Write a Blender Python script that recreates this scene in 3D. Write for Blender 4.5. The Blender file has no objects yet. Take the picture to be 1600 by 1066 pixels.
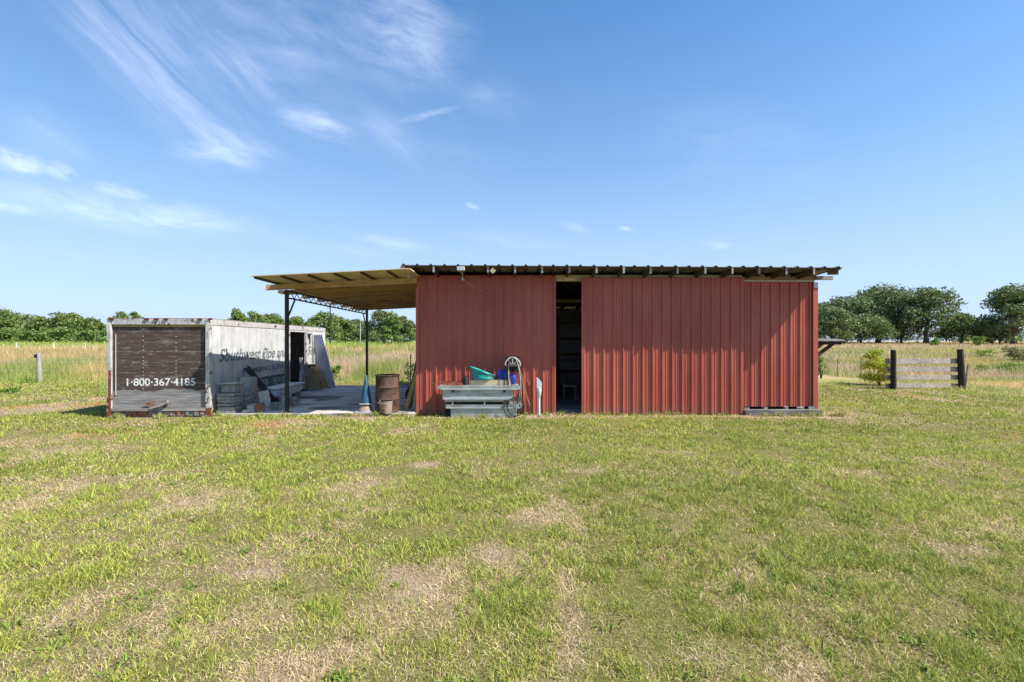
import bpy, bmesh, math, random
import numpy as np
from mathutils import Vector, Matrix
random.seed(7); rng = np.random.default_rng(11)
S = bpy.context.scene; C = S.collection; R = math.radians
F = 740.0; H = 1.7            # focal length in photo pixels, eye height
def X(px, D): return (px-800)*D/F
def Z(py, D): return H-(py-533)*D/F
def GD(py, z=0): return F*(H-z)/(py-533)

# ------------------------------------------------------------------ materials
class NT:
    def __init__(s, m): s.t = m.node_tree; s.n = s.t.nodes; s.l = s.t.links
    def add(s, typ, **kw):
        n = s.n.new(typ)
        for k, v in kw.items():
            if k in n.inputs: 
                s.put(n.inputs[k], v)
            else: setattr(n, k, v)
        return n
    def put(s, sock, v):
        if isinstance(v, bpy.types.NodeSocket): s.l.new(v, sock)
        else: sock.default_value = v
    def coord(s, scale=(1,1,1), rot=(0,0,0), kind='Object'):
        tc = s.n.new('ShaderNodeTexCoord'); mp = s.n.new('ShaderNodeMapping')
        mp.inputs['Scale'].default_value = scale; mp.inputs['Rotation'].default_value = rot
        s.l.new(tc.outputs[kind], mp.inputs[0]); return mp.outputs[0]
    def pos(s, scale=(1,1,1)):
        g = s.n.new('ShaderNodeNewGeometry'); mp = s.n.new('ShaderNodeMapping')
        mp.inputs['Scale'].default_value = scale
        s.l.new(g.outputs['Position'], mp.inputs[0]); return mp.outputs[0]
    def noise(s, vec, scale, detail=6, rough=.6, dist=0):
        n = s.n.new('ShaderNodeTexNoise'); s.l.new(vec, n.inputs['Vector'])
        n.inputs['Scale'].default_value = scale; n.inputs['Detail'].default_value = detail
        n.inputs['Roughness'].default_value = rough; n.inputs['Distortion'].default_value = dist
        return n.outputs['Fac']
    def ramp(s, fac, stops):
        r = s.n.new('ShaderNodeValToRGB'); s.l.new(fac, r.inputs[0]); e = r.color_ramp.elements
        while len(e) < len(stops): e.new(.5)
        for i, (p, c) in enumerate(stops):
            e[i].position = p; e[i].color = (c, c, c, 1) if isinstance(c, (int, float)) else (*c, 1)
        return r.outputs[0]
    def mix(s, fac, a, b, mode='MIX'):
        m = s.n.new('ShaderNodeMix'); m.data_type = 'RGBA'; m.blend_type = mode
        for i, v in ((0, fac), (6, a), (7, b)):
            if isinstance(v, bpy.types.NodeSocket): s.l.new(v, m.inputs[i])
            elif isinstance(v, (int, float)) : m.inputs[i].default_value = v if i == 0 else (v, v, v, 1)
            else: m.inputs[i].default_value = (*v, 1)
        return m.outputs[2]
    def math(s, op, a, b=0.0, c=None, clamp=False):
        m = s.n.new('ShaderNodeMath'); m.operation = op; m.use_clamp = clamp
        for i, v in enumerate((a, b) if c is None else (a, b, c)): s.put(m.inputs[i], v)
        return m.outputs[0]
def mat(name):
    m = bpy.data.materials.new(name); m.use_nodes = True; t = NT(m)
    p = t.n['Principled BSDF']; return m, t, p
def fin(t, p, col, rough=.7, metal=0, bump=None, bd=.02, spec=.5):
    t.put(p.inputs['Base Color'], col if isinstance(col, bpy.types.NodeSocket) else (*col, 1))
    t.put(p.inputs['Roughness'], rough); t.put(p.inputs['Metallic'], metal)
    p.inputs['Specular IOR Level'].default_value = spec
    if bump is not None:
        b = t.n.new('ShaderNodeBump'); b.inputs['Distance'].default_value = bd; b.inputs['Strength'].default_value = .8
        t.l.new(bump, b.inputs['Height']); t.l.new(b.outputs[0], p.inputs['Normal'])
M = {}
def simple(name, c1, c2, scale=6, rough=.7, metal=0, stretch=(1,1,1), bd=.004, spec=.4, thr=(.35,.65)):
    m, t, p = mat(name); v = t.pos(stretch); n = t.noise(v, scale); n2 = t.noise(v, scale*9, 4)
    c = t.ramp(n, [(thr[0], c1), (thr[1], c2)])
    c = t.mix(.35, c, t.ramp(n2, [(.3, .25), (.7, 1)]), 'MULTIPLY')
    fin(t, p, c, rough, metal, n2, bd, spec); M[name] = m; return m
def rusty(name, paint1, paint2, rust=(.16,.055,.025), amount=.58, scale=5, stretch=(1,1,1), rough=.55, streak=.0, metal=0, low=0):
    m, t, p = mat(name); v = t.pos(stretch); n = t.noise(v, scale, 8, .65); nb = t.noise(v, scale*.4, 3)
    sv = t.noise(t.pos((7,7,.35)), 3, 6, .6)
    base = t.ramp(t.noise(v, scale*.7, 6), [(.3, paint1), (.7, paint2)])
    if streak: base = t.mix(t.math('MULTIPLY', t.ramp(sv, [(.5, 0), (.75, 1)]), streak), base, (.13,.11,.09))
    f = t.ramp(t.math('ADD', t.math('MULTIPLY', n, .6), t.math('MULTIPLY', nb, .4)), [(amount, 0), (amount+.05, 1)])
    rc = t.ramp(t.noise(v, scale*6, 5), [(.3, tuple(x*.4 for x in rust)), (.7, tuple(x*1.5 for x in rust))])
    if low:
        g_ = t.n.new('ShaderNodeNewGeometry'); s_ = t.n.new('ShaderNodeSeparateXYZ'); t.l.new(g_.outputs['Position'], s_.inputs[0])
        zz = t.math('ADD', n, t.math('MULTIPLY', t.ramp(s_.outputs['Z'], [(.0, 1), (.75, 0)]), .16)); f = t.math('MAXIMUM', f, t.ramp(zz, [(.56, 0), (.6, 1)]))
        base = t.mix(t.ramp(t.noise(t.pos((6,6,1)), 3, 7, .7), [(.45, 0), (.7, .75)]), base, (.17,.15,.13))
    c = t.mix(f, base, rc); fin(t, p, c, rough, metal, n, .004, .35); M[name] = m; return m
def wood(name, c1, c2, axis='x', scale=3, dark=.35, rough=.85):
    m, t, p = mat(name)
    st = {'x': (.6,14,14), 'y': (14,.6,14), 'z': (14,14,.6)}[axis]
    v = t.pos(st); n = t.noise(v, scale, 8, .7, .6); b = t.noise(t.pos(), 1.6, 5)
    c = t.ramp(n, [(.3, tuple(x*dark for x in c1)), (.45, c1), (.7, c2)])
    c = t.mix(.6, c, t.ramp(b, [(.3, .45), (.65, 1)]), 'MULTIPLY')
    fin(t, p, c, rough, 0, n, .006, .25); M[name] = m; return m

# red sheet metal: chalky, faintly streaked and dusty near the ground
m, t, p = mat('red_sheet')
v = t.pos((5,5,.5)); n = t.noise(v, 1.5, 6, .6); n2 = t.noise(t.pos(), .8, 4)
c = t.ramp(n, [(.3, (.37,.068,.043)), (.7, (.49,.112,.070))])
c = t.mix(t.ramp(n2, [(.4, 0), (.75, .35)]), c, (.52,.17,.13))
sx = t.n.new('ShaderNodeSeparateXYZ'); g = t.n.new('ShaderNodeNewGeometry'); t.l.new(g.outputs['Position'], sx.inputs[0])
dirt = t.math('MULTIPLY', t.ramp(sx.outputs['Z'], [(.03, 1), (.3, 0)]), t.ramp(t.noise(t.pos((2,2,1)), 9, 6), [(.35, 0), (.7, .8)]))
c = t.mix(dirt, c, (.25,.17,.11))
px_ = t.math('DIVIDE', sx.outputs['X'], .906); wn_ = t.n.new('ShaderNodeTexWhiteNoise'); wn_.noise_dimensions = '1D'; t.l.new(t.math('FLOOR', px_), wn_.inputs['W'])
c = t.mix(.5, c, t.ramp(wn_.outputs['Value'], [(0, .78), (1, 1.0)]), 'MULTIPLY')
fx_ = t.math('ABSOLUTE', t.math('SUBTRACT', t.math('FRACT', t.math('DIVIDE', t.math('SUBTRACT', sx.outputs['X'], .03), .2265)), .5)); fz_ = t.math('ABSOLUTE', t.math('SUBTRACT', t.math('FRACT', t.math('DIVIDE', t.math('ADD', sx.outputs['Z'], .35), .82)), .5))
c = t.mix(t.math('MULTIPLY', t.math('MULTIPLY', t.math('LESS_THAN', fx_, .035), t.math('LESS_THAN', fz_, .009)), .8), c, (.10,.05,.04))
dn = t.noise(t.pos((1.3,1.3,.25)), 2.4, 7, .7); c = t.mix(t.ramp(dn, [(.52, 0), (.75, .4)]), c, (.20,.06,.05))
sp = t.noise(t.pos(), 30, 4); c = t.mix(t.ramp(sp, [(.72, 0), (.76, .6)]), c, (.12,.045,.03))
fin(t, p, c, t.ramp(n, [(.3, .42), (.7, .6)]), 0, t.noise(t.pos((1,1,.3)), 3, 2), .012, .45); M['red_sheet'] = m

wood('rafter_wood', (.09,.058,.038), (.21,.145,.095), 'y', dark=.25)
wood('rafter_end', (.36,.33,.3), (.55,.52,.48), 'z')
wood('beam_wood', (.5,.32,.15), (.7,.48,.25), 'x', dark=.45)
wood('joist_wood', (.38,.24,.12), (.62,.42,.23), 'x', dark=.3)
wood('ply', (.62,.49,.28), (.80,.68,.44), 'y', dark=.7)
wood('fresh_wood', (.5,.4,.25), (.68,.56,.38), 'x', dark=.7)
wood('grey_board', (.38,.35,.32), (.62,.59,.56), 'y', dark=.3)
wood('fence_board', (.33,.28,.24), (.60,.55,.50), 'x', dark=.25)
wood('dark_post', (.03,.024,.02), (.085,.068,.055), 'z', dark=.4)
wood('grey_wood_x', (.30,.28,.25), (.50,.47,.42), 'x', dark=.4)
wood('plank_z', (.30,.22,.12), (.5,.38,.22), 'z', dark=.4)
wood('yellow_plank', (.45,.32,.10), (.62,.47,.18), 'z', dark=.6)
wood('inner_wood', (.35,.29,.22), (.5,.43,.34), 'x')
rusty('white_rust', (.42,.415,.405), (.6,.59,.575), amount=.54, scale=7, streak=.3, low=1)
rusty('white_rust_heavy', (.36,.34,.32), (.50,.48,.46), (.17,.10,.07), amount=.54, scale=6, streak=.4)
rusty('roof_edge', (.10,.095,.10), (.22,.2,.2), (.13,.06,.035), amount=.52, scale=5)
rusty('barrel_rust', (.065,.038,.027), (.12,.072,.05), (.07,.028,.017), amount=.5, scale=6, rough=.8)
rusty('bucket_rust', (.22,.16,.12), (.34,.26,.2), (.17,.07,.035), amount=.53, scale=9, rough=.7)
rusty('red_rust', (.24,.06,.04), (.32,.1,.07), amount=.5, scale=12)
rusty('bumper_rust', (.10,.09,.085), (.30,.28,.26), (.24,.075,.03), amount=.5, scale=11)
rusty('galv', (.42,.43,.44), (.6,.61,.62), (.3,.22,.16), amount=.62, scale=4, rough=.5, metal=.3)
simple('black_steel', (.012,.012,.013), (.04,.035,.033), 8, .6)
simple('concrete', (.30,.285,.265), (.47,.45,.42), 2.2, .9)
simple('dark_concrete', (.11,.11,.105), (.24,.235,.22), 4, .9)
simple('paver', (.20,.19,.175), (.42,.40,.37), 14, .95, bd=.012)
simple('pale_stone', (.38,.36,.32), (.55,.52,.46), 9, .9)
simple('brick_red', (.25,.10,.06), (.34,.16,.10), 9, .9)
simple('teal_plastic', (.006,.26,.24), (.01,.34,.31), 3, .38, spec=.5, bd=.001)
simple('blue_plastic', (.012,.05,.32), (.02,.07,.42), 3, .35, bd=.001)
simple('cone_blue', (.015,.07,.12), (.03,.13,.2), 5, .55, bd=.001)
simple('rubber', (.012,.012,.012), (.03,.03,.03), 10, .6, bd=.001)
simple('grey_hose', (.24,.23,.21), (.4,.38,.35), 12, .55, bd=.001)
simple('tan_hose', (.33,.2,.13), (.42,.28,.18), 12, .6, bd=.001)
simple('pvc', (.66,.66,.64), (.78,.78,.76), 5, .4, bd=.001)
simple('white_gloss', (.55,.6,.66), (.72,.76,.8), 3, .3, bd=.002)
simple('dark_inside', (.02,.018,.016), (.05,.045,.04), 3, .9)
simple('lamp_red', (.10,.018,.012), (.18,.035,.02), 14, .3)
simple('cord_white', (.5,.5,.48), (.6,.6,.58), 5, .5)
simple('cast_white', (.45,.42,.38), (.62,.6,.56), 25, .6)
simple('bark', (.06,.045,.035), (.15,.12,.095), 4, .95, stretch=(1,1,.3), bd=.03)
simple('car_white', (.6,.6,.6), (.66,.66,.66), 1, .3)
simple('car_dark', (.03,.035,.05), (.05,.06,.08), 1, .3)
simple('glass_dark', (.02,.025,.03), (.03,.035,.04), 1, .1)
simple('shingle', (.15,.14,.13), (.24,.22,.2), 3, .9)

# slab concrete with stains and joints
m, t, p = mat('slab'); v = t.pos(); n = t.noise(v, 1.1, 7, .65); n2 = t.noise(v, 14, 5)
c = t.ramp(n, [(.32, (.32,.30,.265)), (.55, (.50,.47,.42)), (.7, (.58,.55,.49))])
st = t.noise(t.pos((.5,1.1,1)), 1.3, 4, .5, .4); c = t.mix(t.ramp(st, [(.55, 0), (.62, .85)]), c, (.06,.055,.05))
c = t.mix(.3, c, t.ramp(n2, [(.3, .5), (.7, 1)]), 'MULTIPLY'); fin(t, p, c, .85, 0, n2, .004); M['slab'] = m

# roll door: brown paint over grey boards, worn away below
m, t, p = mat('door_boards'); v = t.pos((.5,4,7)); n = t.noise(v, 4, 8, .7, .3)
g = t.n.new('ShaderNodeNewGeometry'); s3 = t.n.new('ShaderNodeSeparateXYZ'); t.l.new(g.outputs['Position'], s3.inputs[0])
brown = t.ramp(n, [(.3, (.045,.031,.026)), (.6, (.105,.075,.062)), (.8, (.2,.16,.14))])
grey = t.ramp(n, [(.3, (.13,.12,.11)), (.6, (.30,.29,.28)), (.75, (.44,.42,.39))])
w = t.math('ADD', s3.outputs['Z'], t.math('MULTIPLY', t.math('SUBTRACT', t.noise(t.pos(), 2.2, 6, .7), .5), .34))
f = t.ramp(w, [(.585, 1), (.61, 0)])
pt = t.noise(t.pos((.7,1,2.2)), 4.5, 8, .75); f2 = t.ramp(pt, [(.53, 0), (.66, .8)])
c = t.mix(t.math('MAXIMUM', f, f2), brown, grey)
ln = t.math('FRACT', t.math('DIVIDE', t.math('ADD', s3.outputs['Z'], -.06), .235))
ed = t.math('MULTIPLY', t.ramp(ln, [(.92, 0), (.97, 1)]), t.ramp(t.noise(t.pos((2,2,8)), 6, 6, .75), [(.48, 0), (.6, .75)]))
c = t.mix(ed, c, (.50,.47,.42))
crk = t.ramp(ln, [(.0, 1), (.025, 0)]); c = t.mix(crk, c, (.015,.012,.01))
yl = t.ramp(s3.outputs['Z'], [(.99, 0), (.995, 1)])
fin(t, p, c, .9, 0, n, .006, .2); M['door_boards'] = m

# trailer side: white aluminium with vertical dirt runs
m, t, p = mat('trailer_side'); sv = t.noise(t.pos((9,9,.45)), 1.6, 7, .65); n = t.noise(t.pos(), 3, 6)
c = t.ramp(n, [(.3, (.44,.45,.455)), (.7, (.60,.60,.585))])
c = t.mix(t.ramp(sv, [(.48, 0), (.7, .75)]), c, (.20,.18,.155))
c = t.mix(t.ramp(t.noise(t.pos((1,1,.5)), 1.7, 6, .65), [(.45, 0), (.7, .55)]), c, (.27,.265,.25))
c = t.mix(t.ramp(t.noise(t.pos(), 7, 8, .7), [(.64, 0), (.68, .8)]), c, (.2,.09,.05))
g = t.n.new('ShaderNodeNewGeometry'); s3 = t.n.new('ShaderNodeSeparateXYZ'); t.l.new(g.outputs['Position'], s3.inputs[0])
lo = t.math('MULTIPLY', t.ramp(s3.outputs['Z'], [(.3, 1), (1.0, 0)]), t.ramp(t.noise(t.pos((1,1,.7)), 4, 6, .7), [(.35, 0), (.6, .55)]))
c = t.mix(lo, c, (.26,.24,.2)); fin(t, p, c, .5, 0, sv, .006, .4); M['trailer_side'] = m
def worn(name, col, hide=.5, scale=9):
    m, t, p = mat(name); fin(t, p, col, .7); tr = t.n.new('ShaderNodeBsdfTransparent'); mx = t.n.new('ShaderNodeMixShader')
    f = t.ramp(t.noise(t.pos((1,1,.7)), scale, 7, .75), [(hide, 1), (hide+.06, .15)])
    t.l.new(f, mx.inputs[0]); t.l.new(tr.outputs[0], mx.inputs[1]); t.l.new(p.outputs[0], mx.inputs[2])
    t.l.new(mx.outputs[0], t.n['Material Output'].inputs[0]); M[name] = m
worn('letters_white', (.78,.77,.74), .56, 22); worn('letters_dark', (.12,.15,.165), .505, 9)
worn('letters_pale', (.40,.46,.42), .52, 10); worn('green_band', (.05,.10,.08), .52, 4)

# diamond plate
m, t, p = mat('plate'); v = t.pos((1,1,1))
w1 = t.n.new('ShaderNodeTexVoronoi'); w1.inputs['Scale'].default_value = 42; t.l.new(v, w1.inputs['Vector'])
c = t.ramp(t.noise(v, 3, 6), [(.3, (.42,.44,.43)), (.7, (.60,.62,.60))])
c = t.mix(.35, c, t.ramp(w1.outputs['Distance'], [(.1, 1), (.5, .45)]), 'MULTIPLY')
c = t.mix(t.ramp(t.noise(t.pos((1,1,2)), 3.2, 7, .7), [(.5, 0), (.68, .75)]), c, (.26,.21,.15))
fin(t, p, c, .42, .55, w1.outputs['Distance'], -.003); M['plate'] = m

# vegetation
def leafmat(name, c1, c2, c3, trans=.3, sat=1):
    m, t, p = mat(name); a = t.n.new('ShaderNodeAttribute'); a.attribute_name = 'tint'
    n = t.noise(t.pos(), .35, 4)
    c = t.ramp(a.outputs['Fac'], [(.0, c1), (.55, c2), (1, c3)])
    c = t.mix(t.ramp(n, [(.35, 0), (.65, .5)]), c, c3)
    fin(t, p, c, .55, 0, spec=.3)
    tr = t.n.new('ShaderNodeBsdfTranslucent'); t.l.new(c, tr.inputs[0]); mx = t.n.new('ShaderNodeMixShader'); mx.inputs[0].default_value = trans
    t.l.new(p.outputs[0], mx.inputs[1]); t.l.new(tr.outputs[0], mx.inputs[2]); t.l.new(mx.outputs[0], t.n['Material Output'].inputs[0]); M[name] = m
leafmat('oak_leaf', (.045,.082,.028), (.115,.168,.055), (.22,.27,.10))
leafmat('wood_leaf', (.055,.10,.022), (.13,.19,.045), (.24,.30,.08))
leafmat('light_leaf', (.07,.12,.025), (.14,.21,.05), (.21,.29,.08))
leafmat('yellow_leaf', (.12,.18,.01), (.36,.42,.03), (.6,.6,.05))
leafmat('weed_leaf', (.08,.16,.02), (.16,.26,.03), (.24,.34,.05))
leafmat('brown_leaf', (.10,.09,.04), (.17,.16,.06), (.24,.25,.09))
leafmat('moss', (.16,.15,.14), (.24,.23,.21), (.32,.31,.28))
m, t, p = mat('grass_blade'); a = t.n.new('ShaderNodeAttribute'); a.attribute_name = 'col'
fin(t, p, a.outputs['Color'], .6, 0, spec=.25); tr = t.n.new('ShaderNodeBsdfTranslucent'); t.l.new(a.outputs['Color'], tr.inputs[0])
mx = t.n.new('ShaderNodeMixShader'); mx.inputs[0].default_value = .35; t.l.new(p.outputs[0], mx.inputs[1]); t.l.new(tr.outputs[0], mx.inputs[2])
t.l.new(mx.outputs[0], t.n['Material Output'].inputs[0]); M['blade'] = m
m, t, p = mat('ground_soil'); a = t.n.new('ShaderNodeAttribute'); a.attribute_name = 'col'
n1 = t.noise(t.pos(), 1.3, 8, .7); n2 = t.noise(t.pos(), 22, 6, .7); n3 = t.noise(t.pos((1,1,1)), 90, 3, .6)
c = t.mix(.7, a.outputs['Color'], t.ramp(n2, [(.3, .45), (.65, 1.0)]), 'MULTIPLY')
c = t.mix(.6, c, t.ramp(n3, [(.3, .5), (.65, 1.0)]), 'MULTIPLY')
c = t.mix(.4, c, t.ramp(n1, [(.3, .7), (.65, 1.0)]), 'MULTIPLY')
b = t.math('ADD', n2, t.math('MULTIPLY', n3, .5)); fin(t, p, c, .95, 0, b, .03, .1); M['ground_soil'] = m

# ------------------------------------------------------------------ mesh helpers
org = {}
def link(o, parent=None):
    C.objects.link(o)
    if parent is not None: o.parent = parent
def tag(o, label=None, cat=None, group=None, kind=None):
    for k, v in (('label', label), ('category', cat), ('group', group), ('kind', kind)):
        if v: o[k] = v
    return o
def thing(name, label, cat, loc=(0,0,0), group=None):
    o = bpy.data.objects.new(name, None); o.empty_display_size = .2; link(o); o.location = loc; org[o.name] = Vector(loc)
    return tag(o, label, cat, group)
def worldorg(p):
    v = Vector((0,0,0))
    while p is not None: v += p.location; p = p.parent
    return v
def copy_tree(o, parent=None, delta=None, label=None):
    c = o.copy(); C.objects.link(c)
    if parent is not None: c.parent = parent
    if delta is not None: c.location = o.location + Vector(delta)
    if label: c['label'] = label
    for ch in list(o.children): copy_tree(ch, c)
    return c
class MB:
    def __init__(s, T=None): s.v = []; s.f = []; s.T = T or Matrix.Identity(4)
    def addv(s, vs, fs):
        k = len(s.v); s.v += [s.T @ Vector(q) for q in vs]; s.f += [[i+k for i in f] for f in fs]; return s
    def box(s, x0, x1, y0, y1, z0, z1, jit=0, rot=None):
        vs = [Vector((x, y, z)) for x in (x0, x1) for y in (y0, y1) for z in (z0, z1)]
        if jit: vs = [q+Vector([random.uniform(-jit, jit) for _ in range(3)]) for q in vs]
        if rot is not None:
            c = Vector(((x0+x1)/2, (y0+y1)/2, (z0+z1)/2)); vs = [c+rot@(q-c) for q in vs]
        return s.addv(vs, [(0,1,3,2),(4,6,7,5),(0,4,5,1),(2,3,7,6),(0,2,6,4),(1,5,7,3)])
    def bar(s, p0, p1, w, h, up=(0,0,1)):
        p0 = Vector(p0); p1 = Vector(p1); d = (p1-p0).normalized(); u = Vector(up)
        if abs(d.dot(u)) > .98: u = Vector((0,1,0))
        a = d.cross(u).normalized(); b = a.cross(d).normalized()
        vs = [p+a*i*w/2+b*j*h/2 for p in (p0, p1) for i, j in ((-1,-1),(1,-1),(1,1),(-1,1))]
        return s.addv(vs, [(0,3,2,1),(4,5,6,7),(0,1,5,4),(1,2,6,5),(2,3,7,6),(3,0,4,7)])
    def tube(s, pts, r, n=8, closed=False):
        pts = [Vector(q) for q in pts]; rs = r if isinstance(r, (list, tuple)) else [r]*len(pts); vs = []; fs = []
        pa = None; N = len(pts)
        for i, q in enumerate(pts):
            d = (pts[(i+1) % N]-pts[i-1]) if closed else (pts[min(i+1, N-1)]-pts[max(i-1, 0)])
            d.normalize()
            if pa is None: a = d.cross(Vector((0,0,1)) if abs(d.z) < .9 else Vector((0,1,0))).normalized()
            else: a = (pa-d*pa.dot(d)).normalized()
            pa = a; b = d.cross(a)
            for k in range(n):
                th = 2*math.pi*k/n; vs.append(q+(a*math.cos(th)+b*math.sin(th))*rs[i])
        for i in range(N if closed else N-1):
            j = (i+1) % N
            for k in range(n): fs.append((i*n+k, i*n+(k+1)%n, j*n+(k+1)%n, j*n+k))
        if not closed: fs += [tuple(range(n-1,-1,-1)), tuple(range((N-1)*n, N*n))]
        return s.addv(vs, fs)
    def lathe(s, c, prof, n=28, sx=1, sy=1, rot=None, cap=True):
        c = Vector(c); vs = []; fs = []
        for r, z in prof:
            for k in range(n):
                q = Vector((r*sx*math.cos(2*math.pi*k/n), r*sy*math.sin(2*math.pi*k/n), z))
                vs.append(c+(rot@q if rot is not None else q))
        for i in range(len(prof)-1):
            for k in range(n): fs.append((i*n+k, i*n+(k+1)%n, (i+1)*n+(k+1)%n, (i+1)*n+k))
        if cap: fs += [tuple(range(n-1,-1,-1)), tuple(range((len(prof)-1)*n, len(prof)*n))]
        return s.addv(vs, fs)
    def prism(s, poly, y0, y1):       # poly in x,z
        n = len(poly); vs = [(x, y0, z) for x, z in poly]+[(x, y1, z) for x, z in poly]
        return s.addv(vs, [tuple(range(n)), tuple(range(2*n-1, n-1, -1))]+[(i, i+n, (i+1)%n+n, (i+1)%n) for i in range(n)])
    def sheet(s, pts, a, b, fn=None):  # profile pts [(u,off)] extruded; fn(u,off,t)->xyz
        vs = []; fs = []; n = len(pts)
        for t_ in (a, b): vs += [fn(u, o, t_) for u, o in pts]
        for i in range(n-1): fs.append((i, i+1, n+i+1, n+i))
        return s.addv(vs, fs)
    def build(s, name, mt, parent=None, smooth=False, bevel=0, origin=None):
        me = bpy.data.meshes.new(name); o0 = worldorg(parent) if parent is not None else Vector(origin or (0,0,0))
        bm = bmesh.new(); vv = [bm.verts.new(q-o0) for q in s.v]
        for f in s.f:
            try: bm.faces.new([vv[i] for i in f])
            except ValueError: pass
        bmesh.ops.recalc_face_normals(bm, faces=bm.faces)
        if bevel: bmesh.ops.bevel(bm, geom=list(bm.edges), offset=bevel, segments=2, affect='EDGES', clamp_overlap=True)
        bm.to_mesh(me); bm.free()
        if smooth:
            for f in me.polygons: f.use_smooth = True
            try: me.set_sharp_from_angle(angle=R(40))
            except Exception: pass
        me.materials.append(M[mt] if isinstance(mt, str) else mt)
        o = bpy.data.objects.new(name, me); link(o, parent)
        if parent is None: o.location = o0
        return o
def local(o, p): return o
def rib_profile(x0, x1, pitch, h, phase=0, minor=True):
    pts = []; n0 = math.floor((x0-phase)/pitch)-1; x = phase+n0*pitch
    while x < x1+pitch:
        for du, o in [(0,0),(.011,h),(.033,h),(.044,0)]+([(.098,0),(.103,.007),(.113,.007),(.118,0),(.155,0),(.160,.007),(.170,.007),(.175,0)] if minor else []):
            pts.append((x+du, o))
        x += pitch
    out = [(u, o) for u, o in pts if x0 < u < x1]
    return [(x0, 0)]+out+[(x1, 0)]
def text(body, size, T, mt, parent, name='lettering', shear=0, width=None):
    cu = bpy.data.curves.new('tmp', 'FONT'); cu.body = body; cu.size = size; cu.shear = shear; cu.extrude = .0008; cu.offset = size*.012
    o = bpy.data.objects.new('tmp', cu); C.objects.link(o); dg = bpy.context.evaluated_depsgraph_get(); dg.update()
    me = bpy.data.meshes.new_from_object(o.evaluated_get(dg)); bpy.data.objects.remove(o)
    xs = [q.co.x for q in me.vertices]; k = width/(max(xs)-min(xs)) if width else 1; mn = min(xs)
    o0 = worldorg(parent)
    for q in me.vertices: q.co = T @ Vector(((q.co.x-mn)*k, q.co.y, q.co.z)) - o0
    me.materials.clear(); me.materials.append(M[mt]); me.name = name
    ob = bpy.data.objects.new(name, me); link(ob, parent); return ob

# ------------------------------------------------------------------ numpy noise
_tab = rng.random((512, 512))
def vnoise(x, y):
    xi = np.floor(x).astype(int); yi = np.floor(y).astype(int); fx = x-xi; fy = y-yi
    fx = fx*fx*(3-2*fx); fy = fy*fy*(3-2*fy); g = lambda a, b: _tab[a % 512, b % 512]
    return (g(xi, yi)*(1-fx)+g(xi+1, yi)*fx)*(1-fy)+(g(xi, yi+1)*(1-fx)+g(xi+1, yi+1)*fx)*fy
def fbm(x, y, o=4):
    s = 0; a = .5; t_ = 0
    for i in range(o): s = s+a*vnoise(x*2**i+17*i, y*2**i+31*i); t_ += a; a *= .55
    return s/t_
def sm(x, a, b): q = np.clip((x-a)/(b-a), 0, 1); return q*q*(3-2*q)
def gz(x, y):
    x = np.asarray(x, float); y = np.asarray(y, float)
    return 1.05*sm(y, 26, 150)+.05*(fbm(x*.35, y*.35, 2)-.5)*sm(np.hypot(x, y-14), 12, 20)
PATCH = [(60,700,160,26),(110,760,130,16),(430,885,60,24),(300,780,100,22),(350,965,80,36),(220,930,75,14),(655,915,36,42),(590,965,55,14),
 (560,760,90,26),(150,1000,60,26),(865,800,26,36),(870,950,28,90),(690,730,28,10),(1060,708,55,9),(1150,704,45,6),(1230,965,60,20),
 (1540,870,55,18),(1200,790,45,10),(1170,1030,90,26),(400,662,90,8),(560,652,70,5),(450,1045,130,18),(850,1010,60,50),(1290,641,42,8),
 (640,670,60,7),(770,652,80,4),(90,640,70,8),(1100,880,40,40),(20,780,60,20),(950,730,40,8),(1480,720,60,10),(760,860,40,20)]
PW = []
for px, py, rx, ry in PATCH:
    D = GD(py); PW.append((X(px, D), D, rx*D/F, max(.25, D*ry/(py-533))))
def dryness(x, y):
    d = fbm(x*.5+3, y*.5+9, 4)*1.0+fbm(x*2.3, y*2.3, 3)*.65+fbm(x*8, y*8, 2)*.4-.86+.35*(fbm(x*1.3+7, y*.13+5, 3)-.42)
    wx = x+1.1*(fbm(x*1.1, y*1.1, 4)-.5); wy = y+1.1*(fbm(x*1.1+50, y*1.1+50, 4)-.5)
    e = 0
    for cx, cy, rx, ry in PW: e = np.maximum(e, np.exp(-(((wx-cx)/rx)**2+((wy-cy)/ry)**2)*.9))
    d = d*.95+.7*e*np.where(x < 1.2, 1, .55)*(.25+1.2*fbm(x*3.1+11, y*3.1, 3))
    for tx, s_ in ((-12.1,.45),(12.3,.3),(13.75,.3)): d = d+.5*np.exp(-((wx-tx)/s_)**2)*sm(y, 9, 12)
    d = d+.5*np.exp(-((y-10.65)/.25)**2)*(x > -2.3)*(x < 7.6)      # scuffed strip under the eaves drip line
    return np.clip(d, 0, 1)
def is_field(x, y):
    a = fbm(x*.25, y*.25, 3)
    back = sm(y, 19.3+1.5*(a-.5), 20.0+1.5*(a-.5)); xb = np.interp(y, [0,14.5,16.8,17.3,21,23,60], [15.7,15.7,15.6,14.0,15.3,15.6,16]); right = sm(x-xb, -.15, .25)
    return np.maximum(back, right)
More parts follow.
